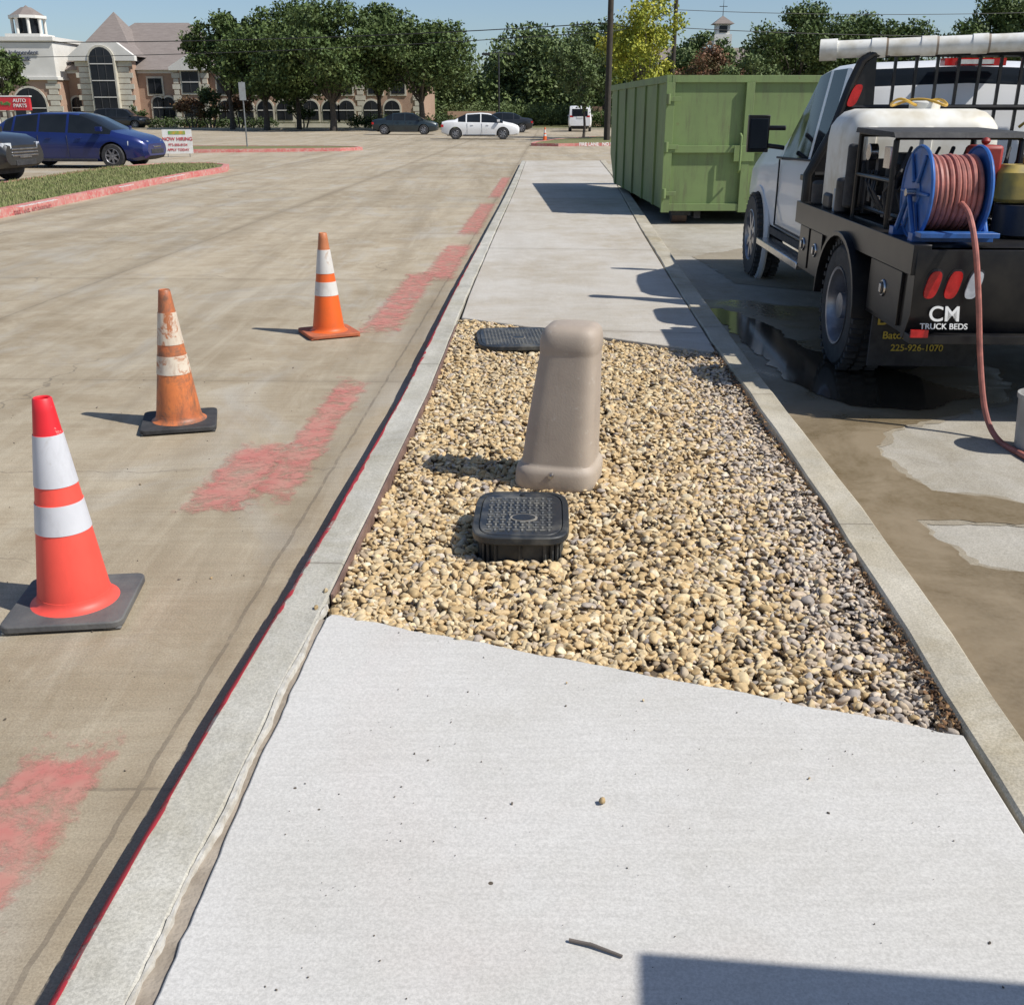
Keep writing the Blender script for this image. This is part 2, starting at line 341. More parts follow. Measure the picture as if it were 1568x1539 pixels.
while len(pts)<N:
    x=R.uniform(-.6,1.36); y=2.15+5.7*R.rand()**1.3
    if y<near(x)-.0 or y>far(x)+.02 or x<li(y)+.020 or x>ri(y)-.012: continue
    if -.11<x<.18 and 3.32<y<3.74: continue
    pts.append((x,y,hgt(x,y)-.022*R.rand()))
P=np.array(pts); N=len(P)
s=np.clip(R.lognormal(math.log(.0158),.30,N),.008,.032)
rt=np.clip((P[:,0]-(.62+.06*(P[:,1]-2)))/.45,0,1); s*=(1-.2*rt)
S=np.stack([s*1.15,s*R.uniform(.55,.9,N),s*R.uniform(.38,.62,N)],1)
pal=np.array([(.60,.45,.255),(.54,.395,.21),(.66,.53,.33),(.46,.335,.18),(.56,.45,.29),(.69,.60,.43),(.47,.385,.28),(.35,.275,.19)])
palg=np.array([(.55,.46,.37),(.45,.39,.33),(.63,.56,.47),(.53,.43,.33),(.39,.35,.32),(.57,.47,.35)])
ci=pal[R.choice(len(pal),N,p=[.22,.18,.17,.10,.14,.09,.06,.04])]; cg=palg[R.choice(len(palg),N)]
pick=(R.rand(N)<rt*.8+.08)[:,None]; cols=np.where(pick,cg,ci)*R.uniform(.85,1.10,(N,1))
stones("gravel",P,S,IV1,IF1,cols)
lp=np.array([(.206,1.93,ZT+.008),(.70,2.02,ZT+.003),(.35,2.36,ZT+.003),(.15,2.45,ZT+.003),(-.5,2.86,ZT+.008),(.1,10.2,ZT+.01),(1.9,4.3,.01),(2.05,3.2,.01),(-1.1,3.4,.005),(-1.7,4.4,.005),(-.56,2.95,ZT+.008),(-.62,2.9,ZT+.006),(-.61,3.02,ZT+.006)])
ls=np.full((len(lp),3),.0045)*R.uniform(.6,1.2,(len(lp),1)); ls[0]=(.012,.009,.008); ls[-3:]=.010
stones("loose_pebbles",lp,ls,IV1,IF1,ci[:len(lp)]*.8)
M_=240; dp=np.stack([R.uniform(-.5,1.15,M_),R.uniform(1.2,2.8,M_),np.full(M_,ZT+.001)],1); dp=dp[dp[:,1]<2.87-.39*(dp[:,0]+.565)-.02]
rp=np.stack([R.uniform(-3.2,-.95,220),R.uniform(1.5,7,220),np.full(220,.002)],1)
dp=np.concatenate([dp,rp]); ds=(np.full((len(dp),3),.0012)*R.lognormal(0,.5,(len(dp),1)))*np.array([1.3,1,.6]); ds[len(dp)-220:]*=1.8
stones("pavement_grit",dp,ds,IV1,IF1,np.full((len(dp),3),.11)*R.uniform(.6,1.8,(len(dp),1))*np.array([1,.85,.7]))
M_=900; ly=2.25+4.6*R.rand(M_)**1.6; lx=np.array([ri(y) for y in ly])-.008-np.abs(R.randn(M_))*.022
lpz=np.stack([lx,ly,np.full(M_,.118)+R.rand(M_)*.012],1); lsz=np.full((M_,3),.0075)*R.uniform(.5,1.3,(M_,1))*np.array([1.3,.7,.14])
LLC=np.array([(.20,.11,.055),(.13,.08,.05),(.28,.17,.08),(.09,.065,.045)])[R.choice(4,M_)]
stones("leaf_litter",lpz,lsz,IV1,IF1,LLC,tilt=.6)
b=MB(); b.tube([(.108,1.515,ZT+.004),(.15,1.501,ZT+.006),(.205,1.475,ZT+.004)],[.0035,.0036,.0028],8); b.obj("twig",[mat("twig_bark",(.17,.14,.12),(.10,.09,.08),.9)])

# wet patches on the parking lot
def outline(poly,wig=.03,seed=3):
    rr=random.Random(seed); out=[]; n=len(poly)
    for i in range(n):
        a=Vector(poly[i]);c=Vector(poly[(i+1)%n]); k=max(2,int((c-a).length/.03))
        nrm=Vector((-(c-a).y,(c-a).x)).normalized()
        for j in range(k):
            f=j/k; p=a.lerp(c,f); L_=(c-a).length
            w=math.sin(f*math.pi)*min(L_,.8)*wig*(math.sin(p.x*13+seed)+math.sin(p.y*17+seed*2)+.6*math.sin(p.x*41+p.y*37)+.4*math.sin(p.y*83))+rr.uniform(-.004,.004)
            out.append(p+nrm*w)
    return out
def blob(name,poly,z,m,wig=.03,seed=3):
    b=MB(); out=outline(poly,wig,seed); b.add([(p.x,p.y,z) for p in out],[tuple(range(len(out)))]); return b.obj(name,[m],smooth=0)
def halo(name,poly,z,m,w=.03,seed=3):   # drying rim round a wet patch, sloping down outwards
    out=outline(poly,.03,seed); n=len(out); vs=[]
    for i,p in enumerate(out):
        d=(out[(i+4)%n]-out[i-4]).normalized(); nr=Vector((d.y,-d.x)); q=p+nr*w*(1+.6*math.sin(i*.37)+.3*math.sin(i*1.3))
        vs+=[(p.x-nr.x*.005,p.y-nr.y*.005,z),(q.x,q.y,z-.004)]
    b=MB(); b.add(vs,[(2*i,2*i+1,(2*i+3)%(2*n),(2*i+2)%(2*n)) for i in range(n)]); return b.obj(name,[m],smooth=0)
WETM,t,bs=nt("wet_concrete"); v=mapping(t); bs.inputs["Specular IOR Level"].default_value=.4
wn=noise(t,v,1.6,5,.68,.6); c=mixc(t,ramp(t,wn,.38,.60),(.155,.115,.062),(.245,.19,.12)); c=mixc(t,ramp(t,noise(t,v,60,2),.3,.7),c,mixc(t,.5,c,(.26,.21,.14)))
t.links.new(c,bs.inputs["Base Color"]); t.links.new(math_(t,'ADD',math_(t,'MULTIPLY',ramp(t,wn,.38,.60),.4),.22),bs.inputs["Roughness"])
DAMP=concrete("damp_concrete",(.30,.26,.195),(.24,.195,.13),(.34,.30,.235),brush=(3,3,1),speck=.4)
PUDM,t,bs=nt("puddle_water"); v=mapping(t); t.links.new(mixc(t,ramp(t,noise(t,v,3,2),.3,.7),(.040,.032,.022),(.07,.052,.035)),bs.inputs["Base Color"]); bs.inputs["Roughness"].default_value=.10; bs.inputs["Specular IOR Level"].default_value=.35
kx=[(ro(y)+.004,y) for y in (9.3,8,7,6,5,4,3,2,1)]
wp=kx+[(2.1,1.0),(2.6,2.6),(2.6,3.35),(1.95,3.42),(1.72,3.5),(1.68,3.95),(2.25,3.92),(2.4,4.1),(1.88,4.3),(1.82,4.8),(1.97,5.2),(2.35,5.45),(2.9,5.8),(3.2,6.6),(2.7,7.4),(2.9,8.6),(2.1,9.2)]
blob("wet_patch",wp,.012,WETM); halo("damp_edge",wp,.0105,DAMP)
blob("puddle",[(1.62,8.8),(1.70,7.2),(1.72,6.3),(1.95,5.7),(2.3,5.6),(2.8,5.9),(2.5,6.6),(2.1,7.2),(2.05,8.0),(1.8,8.8)],.016,PUDM,seed=5)
blob("damp_patch",[(3.2,9.5),(2.2,10.2),(2.1,12.2),(2.9,13.0),(4.2,12.6),(4.5,10)],.008,DAMP,seed=8)

# ---------------------------------------------------------------- traffic cones
def cone(loc,rz,body,base,band,H=.74,tip=None,tilt=0):
    r=root("traffic_cone",loc,rz)
    b=MB(); w=.195; c=.035; pl=[]
    for sx,sy in ((1,1),(-1,1),(-1,-1),(1,-1)):
        a0=math.atan2(sy,sx)
        for k in range(-2,3):
            a=a0+k*math.pi/8; pl.append((sx*(w-c)+c*math.cos(a),sy*(w-c)+c*math.sin(a)))
    b.prism(pl,'z',.006,.032,0); 
    for sx in (-1,1):
        for sy in (-1,1): b.box(sx*.16-.03,sx*.16+.03,sy*.16-.03,sy*.16+.03,0,.01,0)
    b.obj("rubber_base",[base],r,bevel=.006)
    b=MB(); rb,rt=.118,.030; rad=lambda z:rb+(rt-rb)*((z-.06)/(H-.06))
    prof=[(.146,.031),(.140,.035),(.127,.042),(.120,.056),(.1185,.066)];mis=[0,0,0,0]
    cuts=[(.40,0),(.535,1),(.615,0),(.845,1),(1.0,2 if tip else 0)]; z0=.066
    for f,mi in cuts:
        z1=f*H
        rr0=rad(z0)+(.0022 if mi==1 else 0); rr1=rad(z1)+(.0022 if mi==1 else 0)
        prof.append((rr0,z0+.0005)); mis.append(mi)
        for k in range(1,4): prof.append((rr0+(rr1-rr0)*k/3,z0+(z1-z0)*k/3)); mis.append(mi)
        z0=z1
    prof+= [(rt-.004,H+.004),(rt-.009,H),(rt-.010,H-.05)]; mis+=[mi]*3
    mis=mis[:len(prof)-1]
    b.lathe(prof,n=40,mis=mis); b.obj("cone_body",[body,band,tip or body],r,smooth=.8)
    return r
def dirty(name,c1,c2,dirt,thr,rough=.5,scale=9,soft=.08,smear=0):
    m,t,b=nt(name); v=mapping(t); b.inputs["Roughness"].default_value=rough
    c=mixc(t,ramp(t,noise(t,v,5,3),.35,.65),c1,c2); c=mixc(t,ramp(t,noise(t,v,scale,6,.75,.5),thr,thr+soft),c,dirt)
    if smear: c=mixc(t,math_(t,'MULTIPLY',ramp(t,noise(t,mapping(t,(1,1,.35)),14,5,.8),.5,.72),smear),c,tuple(x*.6 for x in dirt))
    t.links.new(c,b.inputs["Base Color"]); return m
OR1=dirty("cone_fluorescent",(.92,.10,.07),(.84,.085,.06),(.6,.06,.05),.66,smear=.15); TIP1=dirty("cone_tip_red",(.80,.02,.03),(.7,.02,.03),(.8,.5,.45),.60,scale=14)
W1=dirty("cone_reflective",(.62,.63,.66),(.56,.57,.60),(.48,.47,.46),.62,smear=.25)
OR2=dirty("cone_orange_dirty",(.66,.20,.06),(.48,.14,.055),(.17,.10,.065),.47,scale=6,soft=.16,smear=.5); W2=dirty("cone_reflective_dirty",(.68,.61,.50),(.58,.50,.39),(.42,.15,.06),.51,scale=9,smear=.5)
OR3=dirty("cone_orange",(.82,.13,.015),(.68,.12,.02),(.5,.2,.08),.64,smear=.2); W3=dirty("cone_reflective_worn",(.68,.66,.62),(.6,.58,.54),(.45,.3,.2),.60,smear=.3)
TIP3=dirty("cone_tip_faded",(.58,.20,.08),(.48,.17,.07),(.3,.12,.06),.6,smear=.3)
GREYB=mat("cone_base_grey",(.08,.08,.082),(.135,.132,.125),.7,scale=7,bmp=.2)
cone((-1.50,3.17,.002),.12,OR1,GREYB,W1,tip=TIP1)
cone((-1.81,5.37,.002),.25,OR2,BLACK,W2,H=.725)
cone((-1.40,7.78,.002),.45,OR3,mat("cone_base_orange",(.50,.13,.05),(.33,.10,.05),.8,scale=15),W3,H=.75,tip=TIP3)

# ---------------------------------------------------------------- utility pedestal
def sring(hx,hy,z,e=5,n=40,cx=0,cy=0):
    o=[]
    for k in range(n):
        a=2*math.pi*k/n; c,s=math.cos(a),math.sin(a)
        o.append((cx+hx*math.copysign(abs(c)**(2/e),c),cy+hy*math.copysign(abs(s)**(2/e),s),z))
    return o
def loft(b,rings,mi=0,cap=True):
    n=len(rings[0]); o=len(b.v)
    for r in rings: b.v+=[tuple(p) for p in r]
    for i in range(len(rings)-1):
        for k in range(n): b.f.append([o+i*n+k,o+i*n+(k+1)%n,o+(i+1)*n+(k+1)%n,o+(i+1)*n+k]); b.m.append(mi)
    if cap:
        b.f.append([o+k for k in range(n)][::-1]); b.m.append(mi); q=o+(len(rings)-1)*n; b.f.append([q+k for k in range(n)]); b.m.append(mi)
PED,t,bs=nt("pedestal_plastic"); bs.inputs["Roughness"].default_value=.6; v=mapping(t)
c=mixc(t,ramp(t,noise(t,v,3.5,4,.7),.35,.65),(.42,.35,.28),(.36,.295,.235)); sx=node(t,"ShaderNodeSeparateXYZ"); t.links.new(v,sx.inputs[0])
c=mixc(t,math_(t,'MULTIPLY',ramp(t,math_(t,'ADD',sx.outputs[2],math_(t,'MULTIPLY',noise(t,v,12,4),.15)),.26,.05),.5),c,(.44,.385,.31))
c=mixc(t,math_(t,'MULTIPLY',ramp(t,noise(t,mapping(t,(30,30,2.5)),1,4,.7),.55,.75),.5),c,(.31,.25,.195))
c=mixc(t,math_(t,'MULTIPLY',ramp(t,noise(t,v,26,4,.7),.62,.70),.5),c,(.52,.48,.42))
t.links.new(c,bs.inputs["Base Color"]); bump(t,bs,noise(t,v,120,2),.08,.01)
r=root("utility_pedestal",(.205,4.22,.085),math.radians(-14))
b=MB(); rg=[]
for z,h,sh in ((0,.166,0),(.012,.174,0),(.03,.177,0),(.08,.176,.004),(.096,.172,.005),(.108,.163,.006),(.115,.156,.007),(.125,.1545,.008),(.25,.147,.016),(.40,.1355,.028),(.52,.126,.038),(.575,.1212,.042),(.588,.1212,.043),(.598,.1235,.044),(.63,.1240,.045),(.655,.121,.046),(.675,.113,.048),(.69,.098,.049),(.697,.07,.049),(.698,.02,.049)):
    rg.append(sring(h,h*.97,z,4.3 if z<.6 else 3.8,56,cx=sh,cy=0))
loft(b,rg); b.obj("pedestal_cover",[PED],r,smooth=.7)
b=MB(); b.cyl((.0,-.172,.085),(.0,-.186,.085),.013,.011,12); b.cyl((.0,-.182,.085),(.0,-.194,.085),.006,.006,6); b.obj("lock_bolt",[CHROME],r)

# ---------------------------------------------------------------- valve boxes
VB=mat("valve_box_plastic",(.020,.023,.026),(.11,.105,.09),.5,scale=9,lo=.48,hi=.75)
VL=mat("valve_box_lid",(.022,.025,.03),(.12,.115,.10),.4,scale=10,lo=.45,hi=.72)
VR=mat("valve_lid_worn_ribs",(.10,.105,.11),(.22,.21,.18),.4,scale=14)
def vbox(loc,rz,hx,hy,h):
    r=root("irrigation_valve_box",loc,rz)
    b=MB(); E=5
    loft(b,[sring(hx-.035,hy-.035,-.1,E),sring(hx-.030,hy-.03,h-.035,E),sring(hx-.004,hy-.004,h-.03,E),sring(hx,hy,h-.025,E),sring(hx,hy,h-.004,E),sring(hx-.004,hy-.004,h,E),sring(hx-.022,hy-.022,h,E),sring(hx-.024,hy-.024,h-.008,E)],0)
    for k in range(24):
        a=2*math.pi*k/24; c,s_=math.cos(a),math.sin(a)
        x=(hx-.026)*math.copysign(abs(c)**(2/E),c); y=(hy-.026)*math.copysign(abs(s_)**(2/E),s_)
        b.cyl((x,y,-.1),(x,y,h-.03),.007,.007,6)
    b.obj("box_body",[VB],r,smooth=.5)
    b=MB(); loft(b,[sring(hx-.026,hy-.026,h-.01,E),sring(hx-.026,hy-.026,h-.001,E),sring(hx-.028,hy-.028,h+.001,E)],0)
    P_=.024; nx,ny=int((hx-.05)*2/P_),int((hy-.06)*2/P_)
    for i in range(nx):
        for j in range(ny):
            x=-(hx-.05)+(i+.5)*P_; y=-(hy-.055)+(j+.5)*P_
            if ((x-.01)/.055)**2+((y+.05)/.042)**2<1: continue
            if i%2==j%2: b.box(x-.010,x+.010,y-.0035,y+.0035,h,h+.005,3)
            else: b.box(x-.0035,x+.0035,y-.010,y+.010,h,h+.005,3)
    loft(b,[[(p[0]+.01,p[1]-.05,p[2]) for p in sring(.050,.037,zz,2,32)] for zz in (h,h+.004)],2)
    loft(b,[[(p[0]+.01,p[1]-.05,p[2]) for p in sring(q,q*.72,zz,2,32)] for q,zz in ((.042,h+.003),(.042,h+.0055))],0)
    b.cyl((0,hy-.05,h),(0,hy-.05,h+.006),.012,.010,12,1)
    b.obj("lid",[VL,DARK,mat("lid_dust",(.32,.29,.24),(.16,.15,.13),.7,scale=30),VR],r,smooth=.4)
vbox((.035,3.52,.095),math.radians(-2),.175,.235,.115)
vbox((.03,6.98,.07),math.radians(4),.27,.32,.08)

# ---------------------------------------------------------------- vehicles
def wheel(b,c,r,w,ax='y',side=1,spokes=5,mi=(0,1,2)):
    s=side; rr=r*.62
    prof=[(r*.60,-w/2),(r*.93,-w/2),(r,-w/2+w*.18),(r,w/2-w*.18),(r*.93,w/2),(rr,w/2)]
    b.lathe([(a,h*s) for a,h in prof],c,28,ax,mi=mi[0])
    prof=[(rr,w/2),(rr*.97,w/2+.004),(rr*.9,w/2-.02),(rr*.88,w/2-.07),(rr*.5,w/2-.075),(.001,w/2-.07)]
    b.lathe([(a,h*s) for a,h in prof],c,28,ax,mis=[mi[1],mi[1],mi[1],mi[2],mi[2]])
    def P(x,z,h): return (c[0]+x,c[1]+h,c[2]+z) if ax=='y' else (c[0]+h,c[1]+x,c[2]+z)
    for k in range(spokes):
        a=2*math.pi*k/spokes+.3; u=(math.cos(a),math.sin(a)); pv=(-u[1],u[0])
        q=[]
        for d,wd in ((.02,.035),(rr*.93,.022)):
            for sg in (-1,1): q.append((u[0]*d+pv[0]*wd*sg,u[1]*d+pv[1]*wd*sg))
        q=[q[0],q[2],q[3],q[1]]
        vs=[P(x,z,(w/2-.012)*s) for x,z in q]+[P(x,z,(w/2-.05)*s) for x,z in q]
        b.add(vs,[(0,1,2,3),(4,7,6,5),(0,4,5,1),(1,5,6,2),(2,6,7,3),(3,7,4,0)],mi[1])
    b.cyl(P(0,0,(w/2-.06)*s),P(0,0,(w/2-.005)*s),rr*.22,rr*.18,12,mi[1])
def deepwheel(b,c,r,w,side,mi=(0,1,2)):
    s=side; rr=r*.60; cx,cy,cz=c
    prof=[(r*.60,-w/2),(r*.90,-w/2),(r*.98,-w/2+w*.12),(r,-w/2+w*.2),(r,w/2-w*.2),(r*.98,w/2-w*.12),(r*.90,w/2),(r*.72,w/2+.006),(rr,w/2-.004)]
    b.lathe([(a,h*s) for a,h in prof],c,36,'x',mi=mi[0])
    prof=[(rr,w/2-.004),(rr*1.01,w/2+.004),(rr*.95,w/2),(rr*.90,w/2-.03),(rr*.86,w/2-.12),(rr*.60,w/2-.135),(rr*.42,w/2-.125),(rr*.36,w/2-.07),(rr*.33,w/2-.02),(.001,w/2-.015)]
    b.lathe([(a,h*s) for a,h in prof],c,36,'x',mi=mi[1])
    for k in range(8):
        a=2*math.pi*k/8; y=cy+rr*.70*math.cos(a); z=cz+rr*.70*math.sin(a)
        b.cyl((cx+s*(w/2-.133),y,z),(cx+s*(w/2-.122),y,z),.022,.022,12,mi[2])
        a+=.39; y=cy+rr*.46*math.cos(a); z=cz+rr*.46*math.sin(a); b.cyl((cx+s*(w/2-.125),y,z),(cx+s*(w/2-.10),y,z),.010,.009,6,mi[1])
def car_body(name,st,parent,paint,side_gl,ws,wheels,wr,zarch=None,rot=0,loc=(0,0,0),ww=.2):
    """st rows: x, zbot, zbelt, zroof, half width, roof half width ; x forward"""
    b=MB(); rings=[]
    for x,zb,zl,zr,w,wr_ in st:
        zm=(zb+zl)/2; hs=min(1,max(.15,(zr-zl)/.35)); tk=.05*hs
        half=[(0,zb),(w*.82,zb),(w*.96,zb+.08),(w,zm),(w*.985,zl-.06),(w*.955,zl),(wr_+.012,zr-tk),(wr_-.05,zr-.012*hs-.004),(0,zr+.008)]
        full=half+[(-a,z) for a,z in half[-2:0:-1]]
        rings.append([(x,a,z) for a,z in full])
    n=len(rings[0])
    for rg in rings: b.v+=rg
    for i in range(len(rings)-1):
        xm=(st[i][0]+st[i+1][0])/2
        for k in range(n):
            kk=k if k<8 else 15-k
            mi=0
            if kk==5 and any(a<xm<c for a,c in side_gl): mi=1
            if kk in (6,7) and any(a<xm<c for a,c in ws): mi=1
            if kk in (0,): mi=2
            b.f.append([i*n+k,i*n+(k+1)%n,(i+1)*n+(k+1)%n,(i+1)*n+k]); b.m.append(mi)
    b.f.append(list(range(n))[::-1]); b.m.append(0); q=(len(rings)-1)*n; b.f.append([q+k for k in range(n)]); b.m.append(0)
    ob=b.obj(name,[paint,GLASS,BLACK],parent,smooth=.5,rot=(0,0,rot),loc=loc)
    cb=MB()
    for wx in wheels: cb.cyl((wx,-2,wr),(wx,2,wr),wr*1.17,None,28)
    cut=cb.obj("cutter",[paint,GLASS,BLACK],parent,smooth=0,rot=(0,0,rot),loc=loc)
    for p in cut.data.polygons: p.material_index=2
    md=ob.modifiers.new("arch",'BOOLEAN'); md.object=cut; md.solver='EXACT'
    bpy.context.view_layer.update()
    dg=bpy.context.evaluated_depsgraph_get(); me=bpy.data.meshes.new_from_object(ob.evaluated_get(dg))
    ob.modifiers.clear(); ob.data=me; bpy.data.objects.remove(cut)
    return ob
def std_car(name,loc,hd,paint,kind='sedan',sc=1.0):
    r=root(name,loc,hd); r.scale=(sc,)*3
    if kind=='sedan':
        st=[(0,.42,.74,.80,.66,.60),(.06,.34,.90,.97,.78,.66),(.35,.24,.96,1.04,.86,.68),(.78,.20,.97,1.08,.895,.66),(1.0,.18,.965,1.21,.90,.62),(1.45,.18,.955,1.40,.905,.57),(1.52,.18,.953,1.415,.905,.57),(2.3,.18,.94,1.46,.905,.58),(2.36,.18,.94,1.46,.905,.58),(2.75,.18,.93,1.43,.905,.58),(2.95,.18,.925,1.385,.905,.58),(3.1,.18,.92,1.30,.905,.62),(3.62,.18,.90,1.00,.90,.74),(3.75,.18,.86,.965,.895,.76),(4.2,.20,.78,.88,.86,.74),(4.48,.26,.68,.77,.78,.66),(4.58,.34,.60,.66,.66,.58)]
        sg=[(1.05,1.44),(1.53,2.29),(2.37,3.4)]; ws=[(.8,1.4),(2.96,3.6)]; wh=(.85,3.62); wr=.325;HL=(4.3,.62,.70);TL=(.05,.80)
    elif kind=='hatch':
        st=[(0,.40,.80,.86,.68,.58),(.05,.32,.95,1.02,.80,.66),(.18,.25,1.0,1.12,.86,.66),(.5,.22,1.01,1.33,.89,.60),(.75,.18,1.0,1.42,.90,.58),(.82,.18,1.0,1.44,.90,.58),(1.5,.18,.985,1.50,.905,.60),(1.56,.18,.985,1.50,.905,.60),(2.35,.18,.96,1.50,.905,.60),(2.42,.18,.96,1.50,.905,.60),(2.7,.18,.95,1.47,.905,.60),(3.0,.18,.94,1.37,.905,.62),(3.65,.18,.92,1.03,.90,.75),(3.8,.18,.88,.98,.895,.77),(4.25,.20,.79,.88,.86,.74),(4.52,.26,.69,.77,.77,.64),(4.62,.34,.60,.66,.64,.56)]
        sg=[(.55,.74),(.83,1.49),(1.57,2.34),(2.43,3.4)]; ws=[(.2,.7),(2.75,3.6)]; wh=(.85,3.66); wr=.335;HL=(4.33,.62,.72);TL=(.05,.88)
    elif kind=='suv':
        st=[(0,.50,1.0,1.08,.80,.70),(.05,.42,1.08,1.3,.88,.74),(.2,.36,1.1,1.62,.92,.72),(.35,.32,1.1,1.72,.93,.72),(1.2,.28,1.08,1.78,.94,.73),(1.27,.28,1.08,1.78,.94,.73),(2.15,.28,1.06,1.78,.94,.73),(2.22,.28,1.06,1.78,.94,.73),(2.75,.28,1.05,1.74,.94,.72),(3.0,.28,1.05,1.64,.94,.74),(3.45,.28,1.04,1.22,.93,.80),(3.6,.28,1.02,1.14,.93,.82),(4.3,.32,.98,1.08,.90,.80),(4.55,.36,.86,.98,.87,.76),(4.68,.42,.74,.84,.80,.70)]
        sg=[(.4,1.19),(1.28,2.14),(2.23,3.3)]; ws=[(.06,.19),(3.01,3.44)]; wh=(.9,3.75); wr=.37;HL=(4.45,.78,.82);TL=(.06,1.1)
    else:
        st=[(0,.45,1.0,1.75,.84,.78),(.06,.4,1.08,1.86,.90,.80),(.3,.32,1.1,1.93,.94,.80),(1.3,.28,1.08,1.95,.95,.80),(1.38,.28,1.08,1.95,.95,.80),(2.4,.28,1.06,1.93,.95,.80),(2.48,.28,1.06,1.93,.95,.80),(3.1,.28,1.05,1.85,.95,.78),(3.5,.28,1.04,1.6,.94,.78),(4.0,.28,1.02,1.2,.93,.80),(4.5,.34,.9,1.02,.90,.78),(4.85,.4,.74,.84,.80,.7)]
        sg=[(.35,1.29),(1.39,2.39),(2.49,3.8)]; ws=[(3.1,4.0)]; wh=(.9,3.9); wr=.34;HL=(4.6,.75,.80);TL=(.05,1.2)
    car_body("car_body",st,r,paint,sg,ws,wh,wr)
    b=MB()
    b.box(wh[0]-.5,wh[1]+.45,-.62,.62,.2,.62,0)
    for wx in wh:
        for sd in (-1,1): wheel(b,(wx,sd*.80,wr),wr,.21,'y',sd,spokes=7,mi=(0,1,2))
    b.obj("wheels",[BLACK,RIM,DARK],r,smooth=.7)
    b=MB(); Lh=st[-1][0]
    for sd in (-1,1):
        x,z,y=HL; b.prism([(x-.20,sd*(y+.15)),(x+.17,sd*(y-.03)),(x+.24,sd*(y-.28)),(x-.05,sd*(y-.2))],'z',z,z+.12,0)
        b.box(TL[0]-.055,TL[0]+.10,min(sd*.52,sd*.80),max(sd*.52,sd*.80),TL[1]-.12,TL[1]+.02,1)
        b.box(HL[0]-1.02,HL[0]-.86,min(sd*.9,sd*1.03),max(sd*.9,sd*1.03),st[-5][2]+.08,st[-5][2]+.2,2)
        for hx in (1.75,2.65): b.box(hx,hx+.16,sd*.915-.012,sd*.915+.012,.80,.825,2)
        for hx in (1.53,2.39): b.box(hx-.006,hx+.006,sd*.905-.006,sd*.905+.006,.30,.90,3)
        b.box(wh[0]+.45,wh[1]-.45,sd*.90-.015,sd*.90+.015,.20,.27,3)
    b.box(Lh-.04,Lh+.012,-.42,.42,.40,.52,3); b.box(Lh-.03,Lh+.02,-.25,.25,.56,.60,4)
    if kind=='suv':
        for k in range(3): b.box(Lh-.10,Lh+.02,-.55,.55,.60+.07*k,.64+.07*k,4)
    if kind=='van': b.box(-.015,.03,-.62,.62,1.15,1.70,6)
    b.box(-.02,.02,-.25,.25,TL[1]-.2,TL[1]-.06,5)
    b.obj("lamps_and_trim",[CLEARL,REDL,paint,BLACK,CHROME,WHITE,GLASS],r,bevel=.01)
    return r
BLUE=mat("dark_blue_paint",(.012,.026,.145),(.010,.020,.11),.28,metal=.2,coat=.6,scale=1)
CHAR=mat("charcoal_paint",(.03,.032,.035),(.02,.02,.022),.3,metal=.3,coat=.6,scale=1)
DGREY=mat("dark_green_grey_paint",(.03,.045,.05),(.02,.03,.035),.3,metal=.3,coat=.6,scale=1)
std_car("parked_car",(-15.35,32.8,.0),math.radians(-5),BLUE,'hatch',1.03)
std_car("parked_suv",(-16.1,25.9,.0),math.radians(-6),CHAR,'suv')
std_car("sedan_car",(-4.15,64.5,0),0,WHITEP,'sedan')
std_car("sedan_car",(-9.8,77.0,0),0,DGREY,'sedan')
std_car("sedan_car",(1.6,84.5,0),math.pi,CHAR,'sedan')
std_car("minivan",(5.4,87,0),math.radians(86),WHITEP,'van')
std_car("parked_suv",(-38,100,0),0,CHAR,'suv')

# ---------------------------------------------------------------- service truck
TR=root("service_truck",(3.255,5.33,0),math.radians(-2.4))
st=[(0,.5,1.20,1.78,.95,.74),(.06,.48,1.22,1.90,.975,.77),(.22,.48,1.22,1.95,.98,.80),(.30,.48,1.22,1.95,.98,.80),(.72,.48,1.21,1.95,.98,.80),(.80,.48,1.21,1.95,.98,.80),(1.2,.48,1.20,1.92,.98,.79),(1.32,.48,1.19,1.87,.98,.78),(1.55,.48,1.18,1.70,.98,.80),(1.86,.48,1.17,1.42,.98,.85),(2.0,.48,1.17,1.33,.98,.86),(2.12,.48,1.15,1.29,.98,.86),(2.7,.5,1.13,1.27,.985,.86),(3.2,.52,1.08,1.22,.97,.84),(3.38,.55,1.0,1.14,.92,.80),(3.45,.6,.9,1.0,.88,.76)]
car_body("cab",st,TR,WHITEP,[(.31,.71),(.81,1.85)],[(.0,.05),(1.33,1.99)],(2.55,),.41,rot=math.pi/2,loc=(0,2.85,0))
b=MB()
for sd in (-1,1):
    wheel(b,(sd*.92,5.40,.41),.41,.26,'x',sd,8,(0,1,2))
    deepwheel(b,(sd*1.07,1.33,.41),.41,.25,sd); wheel(b,(sd*.76,1.33,.41),.41,.25,'x',sd,8,(0,1,2))
    for cy in (5.40,1.33):
        cx=sd*(.92 if cy>3 else 1.07)
        for k in range(40):
            a=2*math.pi*k/40
            for off in (-.09,0,.09):
                y=cy+.405*math.cos(a+off); z=.41+.405*math.sin(a+off)
                if z<.02: continue
                b.box(cx+off-.035,cx+off+.035,y-.018,y+.018,z-.014,z+.014,0)
b.obj("wheels",[BLACK,RIM,DARK],TR,smooth=.6)
b=MB()
b.box(-.75,.75,.3,5.9,.42,.62,0); b.box(-.6,.6,4.6,6.0,.3,.8,0)
b.cyl((-.80,1.33,.41),(.80,1.33,.41),.08,None,12,0); b.box(-.45,-.35,.3,3,.6,.8,0)
b.box(-1.10,-.94,3.0,4.75,.40,.46,1)
